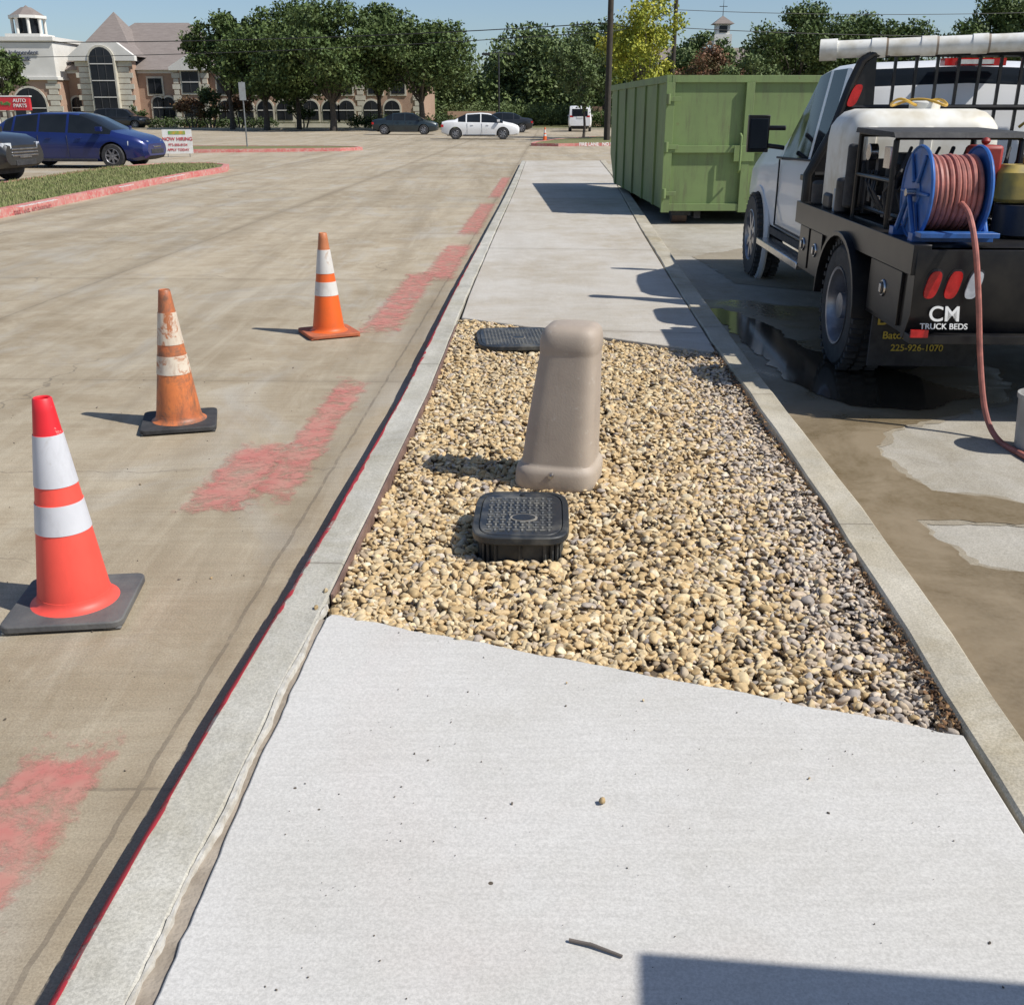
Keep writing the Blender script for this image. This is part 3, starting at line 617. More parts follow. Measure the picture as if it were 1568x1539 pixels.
b.box(-1.29,-1.10,4.55,4.62,1.24,1.56,2); b.cyl((-.96,4.52,1.28),(-1.12,4.58,1.30),.022,None,8,2); b.cyl((-.96,4.52,1.45),(-1.12,4.58,1.45),.022,None,8,2)
b.box(1.10,1.29,4.55,4.62,1.24,1.56,2)
b.box(-1.275,-1.115,4.540,4.552,1.27,1.53,3)
b.box(-1.010,-.975,3.35,3.55,1.06,1.105,2)
b.obj("chassis_and_mirrors",[DARK,CHROME,BLKP,GLASS],TR,bevel=.012)
b=MB()
for y in (3.22,4.55): b.box(-.992,-.978,y-.006,y+.006,.6,1.18,0)
b.box(-.992,-.978,3.22,4.55,.594,.606,0)
b.box(-.988,-.974,2.9,4.75,.50,.56,0)
b.tube([(-.950,3.05,1.225),(-.950,4.85,1.185)],.010,6,0)
b.lathe([(.42,-.03),(.475,-.03),(.485,.0),(.475,.02),(.42,.02)],(-.965,5.40,.42),36,'x',mi=1)
b.obj("door_lines_and_fender",[BLACK,WHITEP],TR)
b=MB()
b.box(-1.17,1.17,.02,2.75,.83,.93,0)
b.box(-1.19,-1.10,.0,2.77,.80,.955,0); b.box(1.10,1.19,0,2.77,.80,.955,0)
b.prism([(.0,.93),(.10,.93),(.10,.46),(.06,.46),(-.02,.60)],'x',-1.17,1.17,0)
b.box(-1.17,1.17,-.06,.04,.455,.50,0)
for sd in (-1,1):
    x0,x1=(-1.15,-.72) if sd<0 else (.72,1.15)
    b.box(x0,x1,.12,.84,.47,.83,0); b.box(x0,x1,1.86,2.72,.47,.83,0)
    xs=sd*1.15
    for y0,y1 in ((.2,.78),(1.98,2.32),(2.38,2.66)):
        b.box(min(xs,xs+sd*.018),max(xs,xs+sd*.018),y0,y1,.50,.79,0)
        b.cyl((xs+sd*.018,(y0+y1)/2,.66),(xs+sd*.028,(y0+y1)/2,.66),.05,.045,20,2)
        b.cyl((xs+sd*.028,(y0+y1)/2,.66),(xs+sd*.033,(y0+y1)/2,.66),.036,.036,20,1)
        b.box(min(xs+sd*.03,xs+sd*.04),max(xs+sd*.03,xs+sd*.04),(y0+y1)/2-.015,(y0+y1)/2+.015,.635,.685,2)
    pr=[(1.34+.50*math.cos(math.pi*k/16),.42+.46*math.sin(math.pi*k/16)) for k in range(17)]
    inner=[(1.34+.47*math.cos(math.pi*k/16),.42+.43*math.sin(math.pi*k/16)) for k in range(16,-1,-1)]
    b.prism(pr+inner,'x',min(sd*1.23,sd*.74),max(sd*1.23,sd*.74),0)
b.obj("flatbed_body",[BLKP,DARK,CHROME],TR,bevel=.008)
def oval(b,cx,cz,y,w,h,mi,tilt=0,d=.03):
    pl=[]
    for k in range(24):
        a=2*math.pi*k/24; e=3; c,s_=math.cos(a),math.sin(a)
        px=w*math.copysign(abs(c)**(2/e),c); pz=h*math.copysign(abs(s_)**(2/e),s_)
        pl.append((cx+px+tilt*pz,cz+pz))
    b.prism(pl,'y',y,y+d,mi)
b=MB()
for sd in (-1,1):
    for i,mi in enumerate((0,0,1)): 
        oval(b,sd*(1.075-.105*i),.755,-.022,.034,.070,mi,.22,.05); oval(b,sd*(1.075-.105*i),.755,-.012,.042,.080,2,.22,.04)
b.box(-1.17,-1.08,-.068,-.055,.49,.53,0); b.box(-.70,-.62,-.012,.02,.62,.66,0)
b.obj("tail_lamps",[REDL,CLEARL,DARK],TR)
text("CM",.11,(-1.0,-.036,.605),(math.radians(76),0,0),WHITE,TR,"bed_lettering",.003)
text("TRUCK BEDS",.042,(-1.0,-.05,.545),(math.radians(76),0,0),WHITE,TR,"bed_lettering",.003)
YEL=mat("yellow_paint",(.55,.42,.05),(.45,.33,.05),.5)
b=MB(); b.box(-1.14,-.5,.70,.72,.16,.52,0); b.obj("mud_flap",[BLACK],TR)
for i,(s_,z,sz) in enumerate((("DOG",.44,.10),("Baton Rouge, LA",.345,.062),("225-926-1070",.27,.055))): text(s_,sz,(-.86 if i else -1.0,.694,z),(math.pi/2,0,0),YEL,TR,"mud_flap_lettering",.002)
b=MB(); y=2.68
def rk(sd): return [(sd*1.15,y,.94),(sd*1.15,y,1.15),(sd*1.0,y,1.45),(sd*.90,y,1.78),(sd*.84,y,1.93),(sd*.76,y,1.99)]
pts=rk(-1)+rk(1)[::-1]; b.tube(pts,.034,10,0)
b.tube([(-.97,y,1.62),(.97,y,1.62)],.02,8,0); b.tube([(-1.1,y,1.15),(1.1,y,1.15)],.025,8,0)
for k in range(11): x=-.75+k*.15; b.box(x-.01,x+.01,y-.01,y+.01,1.15,1.98,0)
for sd in (-1,1):
    b.prism([(sd*1.14,.94),(sd*1.14,1.15),(sd*1.0,1.45),(sd*.90,1.78),(sd*.84,1.92),(sd*.74,1.96),(sd*.72,1.5),(sd*.85,1.3),(sd*.98,.94)],'y',y-.012,y+.012,0)
oval(b,-.875,1.70,y-.04,.035,.075,1,.35,.03); oval(b,-.80,1.55,y-.04,.03,.06,2,.2,.03)
oval(b,.875,1.70,y-.04,.035,.075,1,-.35,.03)
b.box(-.22,.22,y+.09,y+.19,1.905,1.955,1); b.box(-.13,.13,y+.085,y+.1,1.915,1.945,2)
b.tube([(-1.05,.7,.95),(-1.05,.7,1.02),(-1.05,2.6,1.02),(-1.05,2.6,.95)],.015,6,0)
b.obj("headache_rack",[BLKP,REDL,CLEARL],TR)
b=MB(); p0=Vector((-1.10,2.80,2.01)); p1=Vector((1.3,2.15,2.07)); b.cyl(p0,p1,.060,None,24,0)
d=(p1-p0).normalized()
b.cyl(p0-d*.02,p0+d*.10,.074,None,24,0)
for f in (.14,.28,.42,.62,.8): b.cyl(p0+d*f*2.4,p0+d*(f*2.4+.10),.067,None,24,0); b.cyl(p0+d*(f*2.4+.1),p0+d*(f*2.4+.115),.0618,None,24,1)
b.cyl(p0-d*.022,p0-d*.018,.05,None,20,1)
b.obj("pvc_pipe",[mat("pvc",(.76,.75,.70),(.50,.45,.34),.4,scale=7,lo=.45,hi=.8),mat("pipe_grime",(.20,.15,.10),(.3,.25,.2),.8)],TR)
TANK=mat("tank_plastic",(.76,.74,.67),(.52,.46,.34),.45,scale=4,lo=.42,hi=.75)
b=MB(); rg=[]
for z,dx in ((.95,.03),(.97,0),(1.42,0),(1.50,.01),(1.55,.04),(1.59,.08),(1.61,.14)): rg.append([(p[0]-.62,p[1]+2.08,z) for p in sring(.50-dx,.36-dx,0,6,40)])
loft(b,rg); b.lathe([(.10,1.60),(.10,1.65),(.085,1.66),(.001,1.66)],(-.55,2.08,0),20)
for x in (-.98,-.62,-.28): b.box(x-.03,x+.03,1.712,1.735,1.0,1.5,0)
b.obj("water_tank",[TANK],TR,bevel=.006)
b=MB(); b.tube([(-.75+.5*math.cos(a)*.35+.15,2.05+.10*math.sin(a*2),1.65+.02*math.sin(a*3)) for a in np.linspace(0,6.28,40)],.009,6,0)
b.tube([(-.1,1.6,1.5),(.0,1.5,1.62),(.1,1.7,1.5),(.05,1.6,1.2)],.010,6,0); b.obj("yellow_hose",[mat("yellow_hose_rubber",(.60,.36,.05),(.5,.3,.05),.5)],TR)
b=MB()
X0,X1,Y0,Y1=-1.10,-.40,.80,1.52
for x in (X0,X1):
    b.tube([(x,Y0,.94),(x,Y0,1.44),(x+(.03 if x==X0 else -.03),Y0+.03,1.47),(x,Y1,1.47),(x,Y1,.94)],.018,8,0)
for yy in (Y0,Y1):
    b.tube([(X0,yy,1.46),(X1,yy,1.46)],.018,8,0); b.tube([(X0,yy,1.0),(X1,yy,1.0)],.018,8,0)
b.tube([(X0,Y0,1.22),(X0,Y1,1.22)],.014,8,0)
b.box(X0,X1,Y0,Y1,.94,.965,0)
b.prism([(Y0-.06,1.455),(Y0-.02,1.485),(Y1+.02,1.50),(Y1+.04,1.47)],'x',X0-.03,X1+.02,1)
b.box(-.95,-.55,.95,1.35,.97,1.22,2); b.cyl((-.75,1.0,1.12),(-.75,.82,1.12),.13,.12,24,2)
b.cyl((-.75,.82,1.12),(-.75,.80,1.12),.07,.07,16,3)
b.cyl((-.55,.95,1.27),(-.55,1.3,1.27),.07,None,16,3)
b.lathe([(.10,1.2),(.11,1.22),(.11,1.33),(.09,1.36),(.001,1.36)],(-.9,1.2,0),24,mi=2)
b.box(-.5,-.36,.84,1.1,.98,1.15,3)
for k in range(9):
    x=-1.08+.08*k; rr_=random.Random(k); b.tube([(x,.8+.1*rr_.random(),1.0),(x-.03,.74+.2*rr_.random(),1.15),(x+.04*rr_.random(),.78,1.27),(x+.1,.9,1.40)],.009+.006*rr_.random(),6,1)
for k in range(8): b.box(-.94+.05*k,-.92+.05*k,.94,.955,1.0,1.2,1)
b.cyl((-1.0,1.1,1.0),(-1.0,1.1,1.3),.05,None,12,1)
for k in range(6):
    rr_=random.Random(k+50); y=.9+.11*k; b.box(-1.06,-1.0,y,y+.06,.97+.1*rr_.random(),1.1+.25*rr_.random(),(1,2,3,1,2,2)[k])
b.box(-1.09,-1.05,.92,1.04,1.28,1.40,3); b.cyl((-1.11,1.3,1.36),(-1.06,1.3,1.36),.05,None,20,3)
for k in range(5):
    rr_=random.Random(k+80); y=.95+.3*rr_.random(); b.tube([(-1.04,y,1.0),(-1.12,y+.08,1.1+.1*rr_.random()),(-1.07,y+.2,1.25),(-1.02,y+.3,1.05)],.008,6,1)
b.obj("pressure_washer",[BLKP,BLACK,DARK,CHROME],TR,bevel=.004)
b=MB(); b.box(-1.07,-.45,1.55,1.70,.96,1.30,0); b.box(-.2,.3,.5,1.3,.95,1.35,0); b.box(.35,.9,.4,1.6,.95,1.5,0); b.cyl((-1.10,1.62,1.0),(-1.10,1.62,1.40),.05,None,14,1); b.cyl((-1.10,1.78,.95),(-1.10,1.78,1.18),.06,None,14,0)
b.cyl((-1.07,2.45,.95),(-1.07,2.45,1.12),.09,None,16,1); b.box(-1.14,-1.0,2.0,2.2,.95,1.06,0)
b.obj("equipment_boxes",[DARK,BLACK],TR,bevel=.02)
b=MB()
for x,y in ((-1.08,2.28),(-1.10,1.92)): b.cyl((x,y,.955),(x,y,1.10),.035,None,14,0); b.cyl((x,y,1.10),(x,y,1.14),.018,None,10,1)
b.obj("small_bottles",[mat("bottle_blue",(.12,.25,.40),(.4,.42,.42),.4,scale=6),WHITE],TR)
b=MB(); b.box(-.72,-.56,.62,.78,1.18,1.42,0); b.cyl((-.64,.70,1.42),(-.64,.70,1.46),.025,None,12,0); b.obj("gas_can",[mat("gas_can_red",(.34,.03,.02),(.20,.022,.018),.55,scale=12)],TR,bevel=.02)
b=MB(); rg=[[(p[0]-.42,p[1]+.62,z) for p in sring(.16-dx,.11-dx,0,4,24)] for z,dx in ((1.12,.02),(1.14,0),(1.28,0),(1.32,.03))]; loft(b,rg)
b.cyl((-.42,.62,1.32),(-.42,.62,1.36),.03,None,12,0); b.obj("fuel_can",[mat("yellow_can",(.42,.31,.07),(.25,.20,.07),.55,scale=10)],TR)
b=MB(); b.cyl((-.42,.6,.95),(-.42,.6,1.11),.15,None,20,0); b.obj("pump_housing",[mat("pump_dark",(.03,.035,.05),(.02,.02,.03),.4)],TR)
RB=mat("reel_blue",(.03,.12,.38),(.03,.07,.18),.4,scale=11,lo=.45,hi=.75)
HOSE=mat("red_rubber_hose",(.45,.16,.125),(.27,.10,.08),.55,scale=18)
b=MB(); cx,cy,cz=-.955,.33,1.19; xl,xr=cx-.150,cx+.150; RR=.93
for xx in (xl,xr):
    b.lathe([(.245*RR,-.004),(.255*RR,-.012),(.262*RR,0),(.255*RR,.012),(.245*RR,.004)],(xx,cy,cz),40,'x',mi=0)
    b.lathe([(.05,-.003),(.245*RR,-.003),(.245*RR,.003),(.05,.003)],(xx,cy,cz),40,'x',mi=0)
    b.cyl((xx-.01,cy,cz),(xx+.01,cy,cz),.07,None,20,0)
    for k in range(6):
        a=k*math.pi/3; q=xx-(.012 if xx<cx else -.012); b.cyl((q,cy+.06*math.cos(a),cz+.06*math.sin(a)),(q,cy+.22*math.cos(a),cz+.22*math.sin(a)),.012,.008,6,0)
b.cyl((xl,cy,cz),(xr,cy,cz),.10,None,20,0)
for xx in (xl-.04,xr+.04): b.tube([(xx,cy-.16,.96),(xx,cy,cz),(xx,cy+.16,.96)],.015,6,0)
b.cyl((xl-.06,cy,cz),(xr+.06,cy,cz),.022,None,10,1)
b.box(xl-.06,xr+.06,cy-.20,cy-.13,.955,1.0,0); b.box(xl-.06,xr+.06,cy+.13,cy+.20,.955,1.0,0)
b.box(xl-.05,xr+.05,cy-.30,cy-.2,.985,1.01,0)
b.obj("hose_reel",[RB,CHROME],TR,bevel=.002)
b=MB()
for lay,rr in ((0,.12),(1,.150),(2,.180)):
    n=9 if lay!=1 else 8; turns=[]
    for k in range(n*36+1):
        a=2*math.pi*k/36; x=xl+.020+(.26)*(k/(n*36))+.003*math.sin(k*.13); turns.append((x,cy+rr*math.cos(a),cz+rr*math.sin(a)+.003*math.sin(k*.05)))
    b.tube(turns,.0155,8,0)
b.obj("hose_coil",[HOSE],TR)
b=MB()
def bez(P,n=14):
    out=[]
    P=[Vector(p) for p in P]; P=[P[0]]+P+[P[-1]]
    for i in range(1,len(P)-2):
        for k in range(n):
            t_=k/n; p0,p1,p2,p3=P[i-1:i+3]
            out.append(.5*((2*p1)+(-p0+p2)*t_+(2*p0-5*p1+4*p2-p3)*t_*t_+(-p0+3*p1-3*p2+p3)*t_**3))
    out.append(P[-2]); return out
b.tube(bez([(-.93,.15,1.15),(-.935,.0,1.10),(-.915,-.09,.95),(-.875,-.13,.70),(-.83,-.16,.40),(-.785,-.22,.14),(-.745,-.33,.022),(-.72,-.6,.02),(-.66,-.95,.02),(-.5,-1.3,.02)]),.015,10)
b.obj("hanging_hose",[HOSE],TR)
b=MB(); b.lathe([(.001,.006),(.105,.006),(.11,.01),(.128,.26),(.136,.262),(.136,.285),(.126,.285),(.105,.02)],n=28); b.obj("plastic_bucket",[mat("bucket_grey",(.40,.40,.38),(.28,.27,.25),.5,scale=8)],None,loc=(2.64,4.90,.010))

# ---------------------------------------------------------------- dumpster
DG,t,bs=nt("dumpster_green"); v=mapping(t); bs.inputs["Roughness"].default_value=.6
c=mixc(t,ramp(t,noise(t,v,1.5,4),.35,.65),(.19,.265,.095),(.155,.215,.08)); c=mixc(t,math_(t,'MULTIPLY',ramp(t,noise(t,mapping(t,(5,5,.6)),2.0,6,.75),.50,.68),.7),c,(.12,.125,.065)); c=mixc(t,ramp(t,noise(t,v,9,5,.8),.64,.70),c,(.15,.085,.045))
t.links.new(c,bs.inputs["Base Color"])
D=root("roll_off_dumpster",(2.24,15.85,0),math.radians(1.6))
b=MB(); W,Ln,z0,z1=2.42,6.7,.22,2.0
b.prism([(0,z0),(Ln-.7,z0),(Ln,z0+.55),(Ln,z1),(0,z1)],'x',0,.035,0); b.prism([(0,z0),(Ln-.7,z0),(Ln,z0+.55),(Ln,z1),(0,z1)],'x',W-.035,W,0)
b.box(.035,W-.035,0,.035,z0,z1,0); b.box(.035,W-.035,Ln-.035,Ln,z0+.55,z1,0); b.box(.035,W-.035,.035,Ln-.7,z0,z0+.04,0)
for x in (-.03,W-.05): b.box(x,x+.08,-.04,Ln+.04,z1-.03,z1+.07,0)
for y in (-.045,Ln-.04): b.box(.05,W-.05,y,y+.08,z1-.028,z1+.068,0)
for k in range(5):
    y=.85+k*1.2; zz=z0+max(0,(y-(Ln-.7))/.7*.55)
    for x in (-.030,W): b.box(x,x+.030,y-.04,y+.04,zz,z1-.03,0)
for x in (-.03,1.12,W-.09): b.box(x,x+.12,-.075,0,z0-.04,z1-.03,0)
for z in (z0-.02,1.02): b.box(.09,W-.09,-.06,0,z,z+.10,0)
for z in (.45,1.1,1.75): b.cyl((.0,-.10,z-.07),(.0,-.10,z+.07),.03,None,10,0); b.box(0,.18,-.095,-.075,z-.03,z+.03,0)
b.tube([(1.08,-.08,.75),(1.08,-.15,.78),(1.08,-.15,1.25),(1.08,-.08,1.28)],.018,8,0); b.box(1.0,1.3,-.09,-.07,.9,1.12,0)
b.tube([(1.55,-.06,.5),(1.75,-.06,.7)],.02,6,0)
b.box(.5,.6,.1,6,.08,z0,1); b.box(1.8,1.9,.1,6,.08,z0,1)
for x in (.18,1.95):
    for y in (.12,5.3): b.box(x-.02,x+.27,y-.02,y+.2,.12,z0,1); b.cyl((x,y+.1,.115),(x+.22,y+.1,.115),.11,None,18,2)
b.obj("dumpster_body",[DG,DARK,mat("rusty_steel",(.12,.07,.045),(.07,.05,.04),.8,scale=12)],D,bevel=.01)

# unseen trailer-like box added beside / behind the camera to cast the foreground shadow
T=root("unseen_shadow_caster",(1.70,.955,0),math.radians(-6)); b=MB()
b.box(0,2.0,-5.1,0,.45,1.92,0); b.box(-.02,2.02,-5.12,.02,.40,.46,1)
for y in (-2.3,-3.1):
    for x in (-.06,2.06): wheel(b,(x,y,.34),.34,.2,'x',-1 if x<1 else 1,6,(1,2,1))
b.obj("shadow_caster_body",[WHITE,BLACK,RIM],T,bevel=.02)

# ---------------------------------------------------------------- left grass island + kerbs
def island(name,outline,z=.13,w=.16,kmat=REDK,inner=GRASSM):
    n=len(outline); O=[Vector(p) for p in outline]; I=[]
    for i in range(n):
        a,b_,c_=O[i-1],O[i],O[(i+1)%n]; d=(c_-a).normalized(); nr=Vector((-d.y,d.x)); I.append(b_+nr*w)
    b=MB(); vs=[(p.x,p.y,-.02) for p in O]+[(p.x,p.y,z-.02) for p in O]+[(p.x*.98+q.x*.02,p.y*.98+q.y*.02,z) for p,q in zip(O,I)]+[(p.x,p.y,z) for p in I]+[(p.x,p.y,z-.05) for p in I]
    b.add(vs,[(k*n+i,k*n+(i+1)%n,(k+1)*n+(i+1)%n,(k+1)*n+i) for k in range(4) for i in range(n)]); b.obj("kerb",[kmat],smooth=.5)
    b=MB(); b.add([(p.x,p.y,z-.015) for p in I],[tuple(range(n))]); b.obj(name,[inner],smooth=0)
    return I
o1=[(-8.1,-6),(-8.1,8),(-8.12,16),(-8.15,20),(-8.2,24),(-8.15,27.2),(-8.0,28.6),(-7.95,30),(-8.3,31.6),(-9.2,32.6),(-10.2,32.4),(-10.9,31.4),(-11.2,29.5),(-11.25,26),(-11.3,20),(-11.4,8),(-11.4,-6)]
island("grass_island",o1)
island("grass_island",[(-13.9,43.4),(-10.5,44.1),(-7.2,45.4),(-6.4,46.4),(-6.8,47.6),(-8.2,48.4),(-16,48.6),(-30,48.6),(-30,44),(-20,43.2)])
island("grass_island",[(.9,52.0),(2.2,51.4),(5.5,52.6),(12,53.4),(25,53.6),(25,62),(12,64),(5,66),(2.4,60),(1.2,55)])
island("grass_verge",[(-75,97),(-12,97),(-6,96),(14,96.5),(40,97),(60,97),(60,99.5),(-75,99.5)],kmat=KERBR)
N=26000; gx=R.uniform(-11.2,-8.3,N); gy=R.uniform(12,32,N); k=~((gy>30.5)&((gx<-10.4)|(gx>-8.7))); gx,gy=gx[k],gy[k]; N=len(gx)
a=R.rand(N)*6.28; h=R.uniform(.03,.07,N); w=.012
V=np.stack([np.stack([gx-w*np.cos(a),gy-w*np.sin(a),np.full(N,.11)],1),np.stack([gx+w*np.cos(a),gy+w*np.sin(a),np.full(N,.11)],1),np.stack([gx+R.randn(N)*.02,gy+R.randn(N)*.02,.115+h],1)],1).reshape(-1,3)
npmesh("grass",V,np.arange(3*N).reshape(N,3),[mat("grass_blade",(.16,.20,.06),(.27,.26,.12),.8,scale=3)])
for y in (18,22.2,25.5): text("FIRE LANE  NO PARKING" if y!=22.2 else "NO PARKING",.13,(-8.02,y,.135),(0,0,math.radians(90)),WHITE,None,"kerb_lettering",.002)
text("FIRE LANE   NO PARKING",.22,(4.4,52.0,.08),(math.radians(80),0,math.radians(17)),WHITE,None,"kerb_lettering",.01)

# ---------------------------------------------------------------- trees
def foliage_mat(name,c1,c2,c3):
    m,t,b=nt(name); v=mapping(t); b.inputs["Roughness"].default_value=.6; b.inputs["Specular IOR Level"].default_value=.25
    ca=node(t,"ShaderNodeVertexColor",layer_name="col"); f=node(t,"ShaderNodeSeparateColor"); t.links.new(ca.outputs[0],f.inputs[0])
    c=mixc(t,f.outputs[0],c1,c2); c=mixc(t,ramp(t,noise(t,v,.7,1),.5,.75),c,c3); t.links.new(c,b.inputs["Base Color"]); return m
F_OAK=foliage_mat("oak_foliage",(.042,.07,.020),(.10,.145,.042),(.13,.17,.055))
F_MID=foliage_mat("distant_foliage",(.075,.11,.04),(.14,.19,.065),(.17,.21,.085))
F_YEL=foliage_mat("yellow_green_foliage",(.17,.22,.03),(.40,.40,.05),(.48,.44,.06))
F_RED=foliage_mat("reddish_foliage",(.09,.07,.035),(.21,.10,.055),(.12,.13,.045))
F_HED=foliage_mat("hedge_foliage",(.035,.06,.02),(.07,.10,.035),(.09,.13,.04))
BARK=mat("bark",(.10,.085,.07),(.06,.05,.04),.9,scale=6,bmp=.5,bscale=20)
def leaves(centers,radii,n,size,flat=.8,gap=.5):
    C=np.array(centers);Rd=np.array(radii); idx=R.choice(len(C),n,p=Rd**2/np.sum(Rd**2))
    d=R.randn(n,3); d/=np.linalg.norm(d,axis=1,keepdims=True); rr=R.rand(n)**.4
    P=C[idx]+d*(Rd[idx]*rr)[:,None]*np.array([1,1,flat])+R.randn(n,3)*.14
    sub=np.sin(P[:,0]*3.1+P[:,2]*2.3)*np.sin(P[:,1]*2.7+P[:,0])*np.sin(P[:,2]*3.7+1); keep=sub>-gap+.3*R.rand(n)-.15
    P=P[keep]; idx=idx[keep]; d=d[keep]; n=len(P)
    u=R.randn(n,3); u/=np.linalg.norm(u,axis=1,keepdims=True); nn=d+R.randn(n,3)*.7; v=np.cross(nn,u); v/=np.linalg.norm(v,axis=1,keepdims=True)+1e-6
    s=(size*R.uniform(.5,1.3,n))[:,None]
    V=np.stack([P-u*s,P+v*s*.6,P+u*s,P-v*s*.6],1).reshape(-1,3)
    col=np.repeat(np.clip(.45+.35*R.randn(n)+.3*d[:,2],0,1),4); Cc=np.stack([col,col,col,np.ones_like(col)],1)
    return V,np.arange(4*n).reshape(n,4),Cc
def tree(name,x,y,h,cw,fm,n=9000,size=.16,trunk=None,nc=24,tr=.22,flat=.75,lean=0,seed=None,stems=1,cd=None):
    rs=np.random.RandomState(seed or int(abs(x*13+y*7))%9999)
    r=root(name,(x,y,0)); th=trunk or h*.3; ch=h-th; cz=th+ch*.48; cs=[];rd=[]
    for k in range(nc):
        while True:
            p=rs.uniform(-1,1,3)
            if np.linalg.norm(p)<1 and np.linalg.norm(p)>.3: break
        w=1.05 if p[2]<.1 else 1.05-.35*(p[2]-.1)
        cs.append((p[0]*cw*.42*w+lean*p[2],p[1]*(cd or cw)*.42*w,cz+p[2]*ch*.42)); rd.append(cw*rs.uniform(.08,.16))
    V,F,C=leaves(cs,rd,n,size,flat); o=npmesh("crown",V,F,[fm],C); o.parent=r
    b=MB()
    for s in range(stems):
        ox=(s-(stems-1)/2)*.25; top=Vector((ox*3+rs.uniform(-.2,.2),0,th+ch*.15))
        b.tube([(ox,0,-.05),(ox*1.3+.05,0,th*.4),(ox*2,.05,th*.8),top],[tr*1.25,tr,tr*.85,tr*.6],10)
        for k in range(s,nc,stems*2 if stems==1 and nc>30 else stems):
            c=Vector(cs[k]); m=top.lerp(c,.5)+Vector((0,0,.1*ch*(rs.rand()-.3))); st_=Vector((ox*2,.05,th*(.75+.25*rs.rand())))
            b.tube([st_,m,c],[tr*.38,tr*.2,tr*.05],6)
    b.obj("trunk_and_limbs",[BARK],r); return r
def X(u,y): return (u-784)*y*.93/1568
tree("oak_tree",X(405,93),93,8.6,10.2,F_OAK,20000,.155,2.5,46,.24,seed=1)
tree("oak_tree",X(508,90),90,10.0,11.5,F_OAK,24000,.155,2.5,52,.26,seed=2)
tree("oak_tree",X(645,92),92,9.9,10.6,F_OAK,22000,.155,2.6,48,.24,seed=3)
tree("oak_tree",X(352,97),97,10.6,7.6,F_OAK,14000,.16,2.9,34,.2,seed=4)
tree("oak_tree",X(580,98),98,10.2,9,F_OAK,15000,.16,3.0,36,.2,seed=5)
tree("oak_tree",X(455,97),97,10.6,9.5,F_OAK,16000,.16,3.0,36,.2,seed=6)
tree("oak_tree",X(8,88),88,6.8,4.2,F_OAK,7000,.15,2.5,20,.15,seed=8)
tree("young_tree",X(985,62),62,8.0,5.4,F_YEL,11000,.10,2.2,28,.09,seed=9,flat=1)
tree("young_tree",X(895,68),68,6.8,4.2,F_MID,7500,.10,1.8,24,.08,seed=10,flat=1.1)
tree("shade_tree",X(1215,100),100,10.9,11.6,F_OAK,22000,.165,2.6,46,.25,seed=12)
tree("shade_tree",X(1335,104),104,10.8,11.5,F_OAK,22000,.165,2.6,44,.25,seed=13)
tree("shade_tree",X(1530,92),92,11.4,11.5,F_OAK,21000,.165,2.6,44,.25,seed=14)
tree("shade_tree",X(1065,116),116,9.8,10,F_MID,13000,.18,2,32,.22,seed=15)
tree("shade_tree",X(925,118),118,11.6,8,F_MID,11000,.18,3,28,.22,seed=16)
tree("flowering_tree",X(1085,88),88,6.4,6,F_RED,7000,.12,1.5,22,.1,seed=17)
tree("flowering_tree",X(1145,86),86,5.9,5.5,F_MID,7000,.12,1.5,22,.1,seed=18)
for i,(u,h) in enumerate(((318,4.0),(362,4.3),(462,3.6),(290,2.8))): tree("crepe_myrtle",X(u,101),101,h,3.2,F_RED if i%2 else F_HED,3200,.11,.9,14,.07,seed=20+i,stems=3)
tree("cypress_shrub",X(208,104),104,2.6,1.3,F_HED,1500,.1,.2,10,.05,seed=31)
def mass(name,x0,x1,y0,y1,h0,h1,n,nl,size,fm,gap=.6):
    cs=[];rd=[]
    for k in range(n):
        x=R.uniform(x0,x1); y=R.uniform(y0,y1); hh=R.uniform(h0,h1)*(.85+.2*math.sin(x*.21)+.12*math.sin(x*.53+1))
        q=R.uniform(1.4,2.6)*hh/9
        z=R.uniform(.1,1)*hh; cs.append((x,y,max(z-q*.4,.8))); rd.append(q)
    V,F,C=leaves(cs,rd,nl,size,.85,gap); npmesh(name,V,F,[fm],C)
mass("distant_trees",-14,12,126,140,8.6,11.0,230,60000,.26,F_MID)
mass("distant_trees",12,60,130,145,8,10,200,36000,.28,F_MID)
mass("distant_trees",-90,-30,150,165,7,9,120,12000,.3,F_MID)
mass("distant_trees",10,70,108,118,5.5,7.5,220,46000,.20,F_OAK)
def hedge(x0,x1,y,h,w,fm=F_HED,n=6000):
    cs=[(x,y+R.uniform(-.2,.2),h*.5) for x in np.arange(x0,x1,.5)]; rd=[h*.55]*len(cs); V,F,C=leaves(cs,rd,n,.09,.9); npmesh("hedge",V,F,[fm],C)
hedge(X(540,100),X(700,100),100,1.2,1,n=9000); hedge(X(220,104),X(420,104),104.5,.9,1,F_HED,6000); hedge(X(690,122),X(905,122),120,2.4,2,F_MID,16000); hedge(X(900,110),X(1000,110),106,1.6,2,F_OAK,6000)

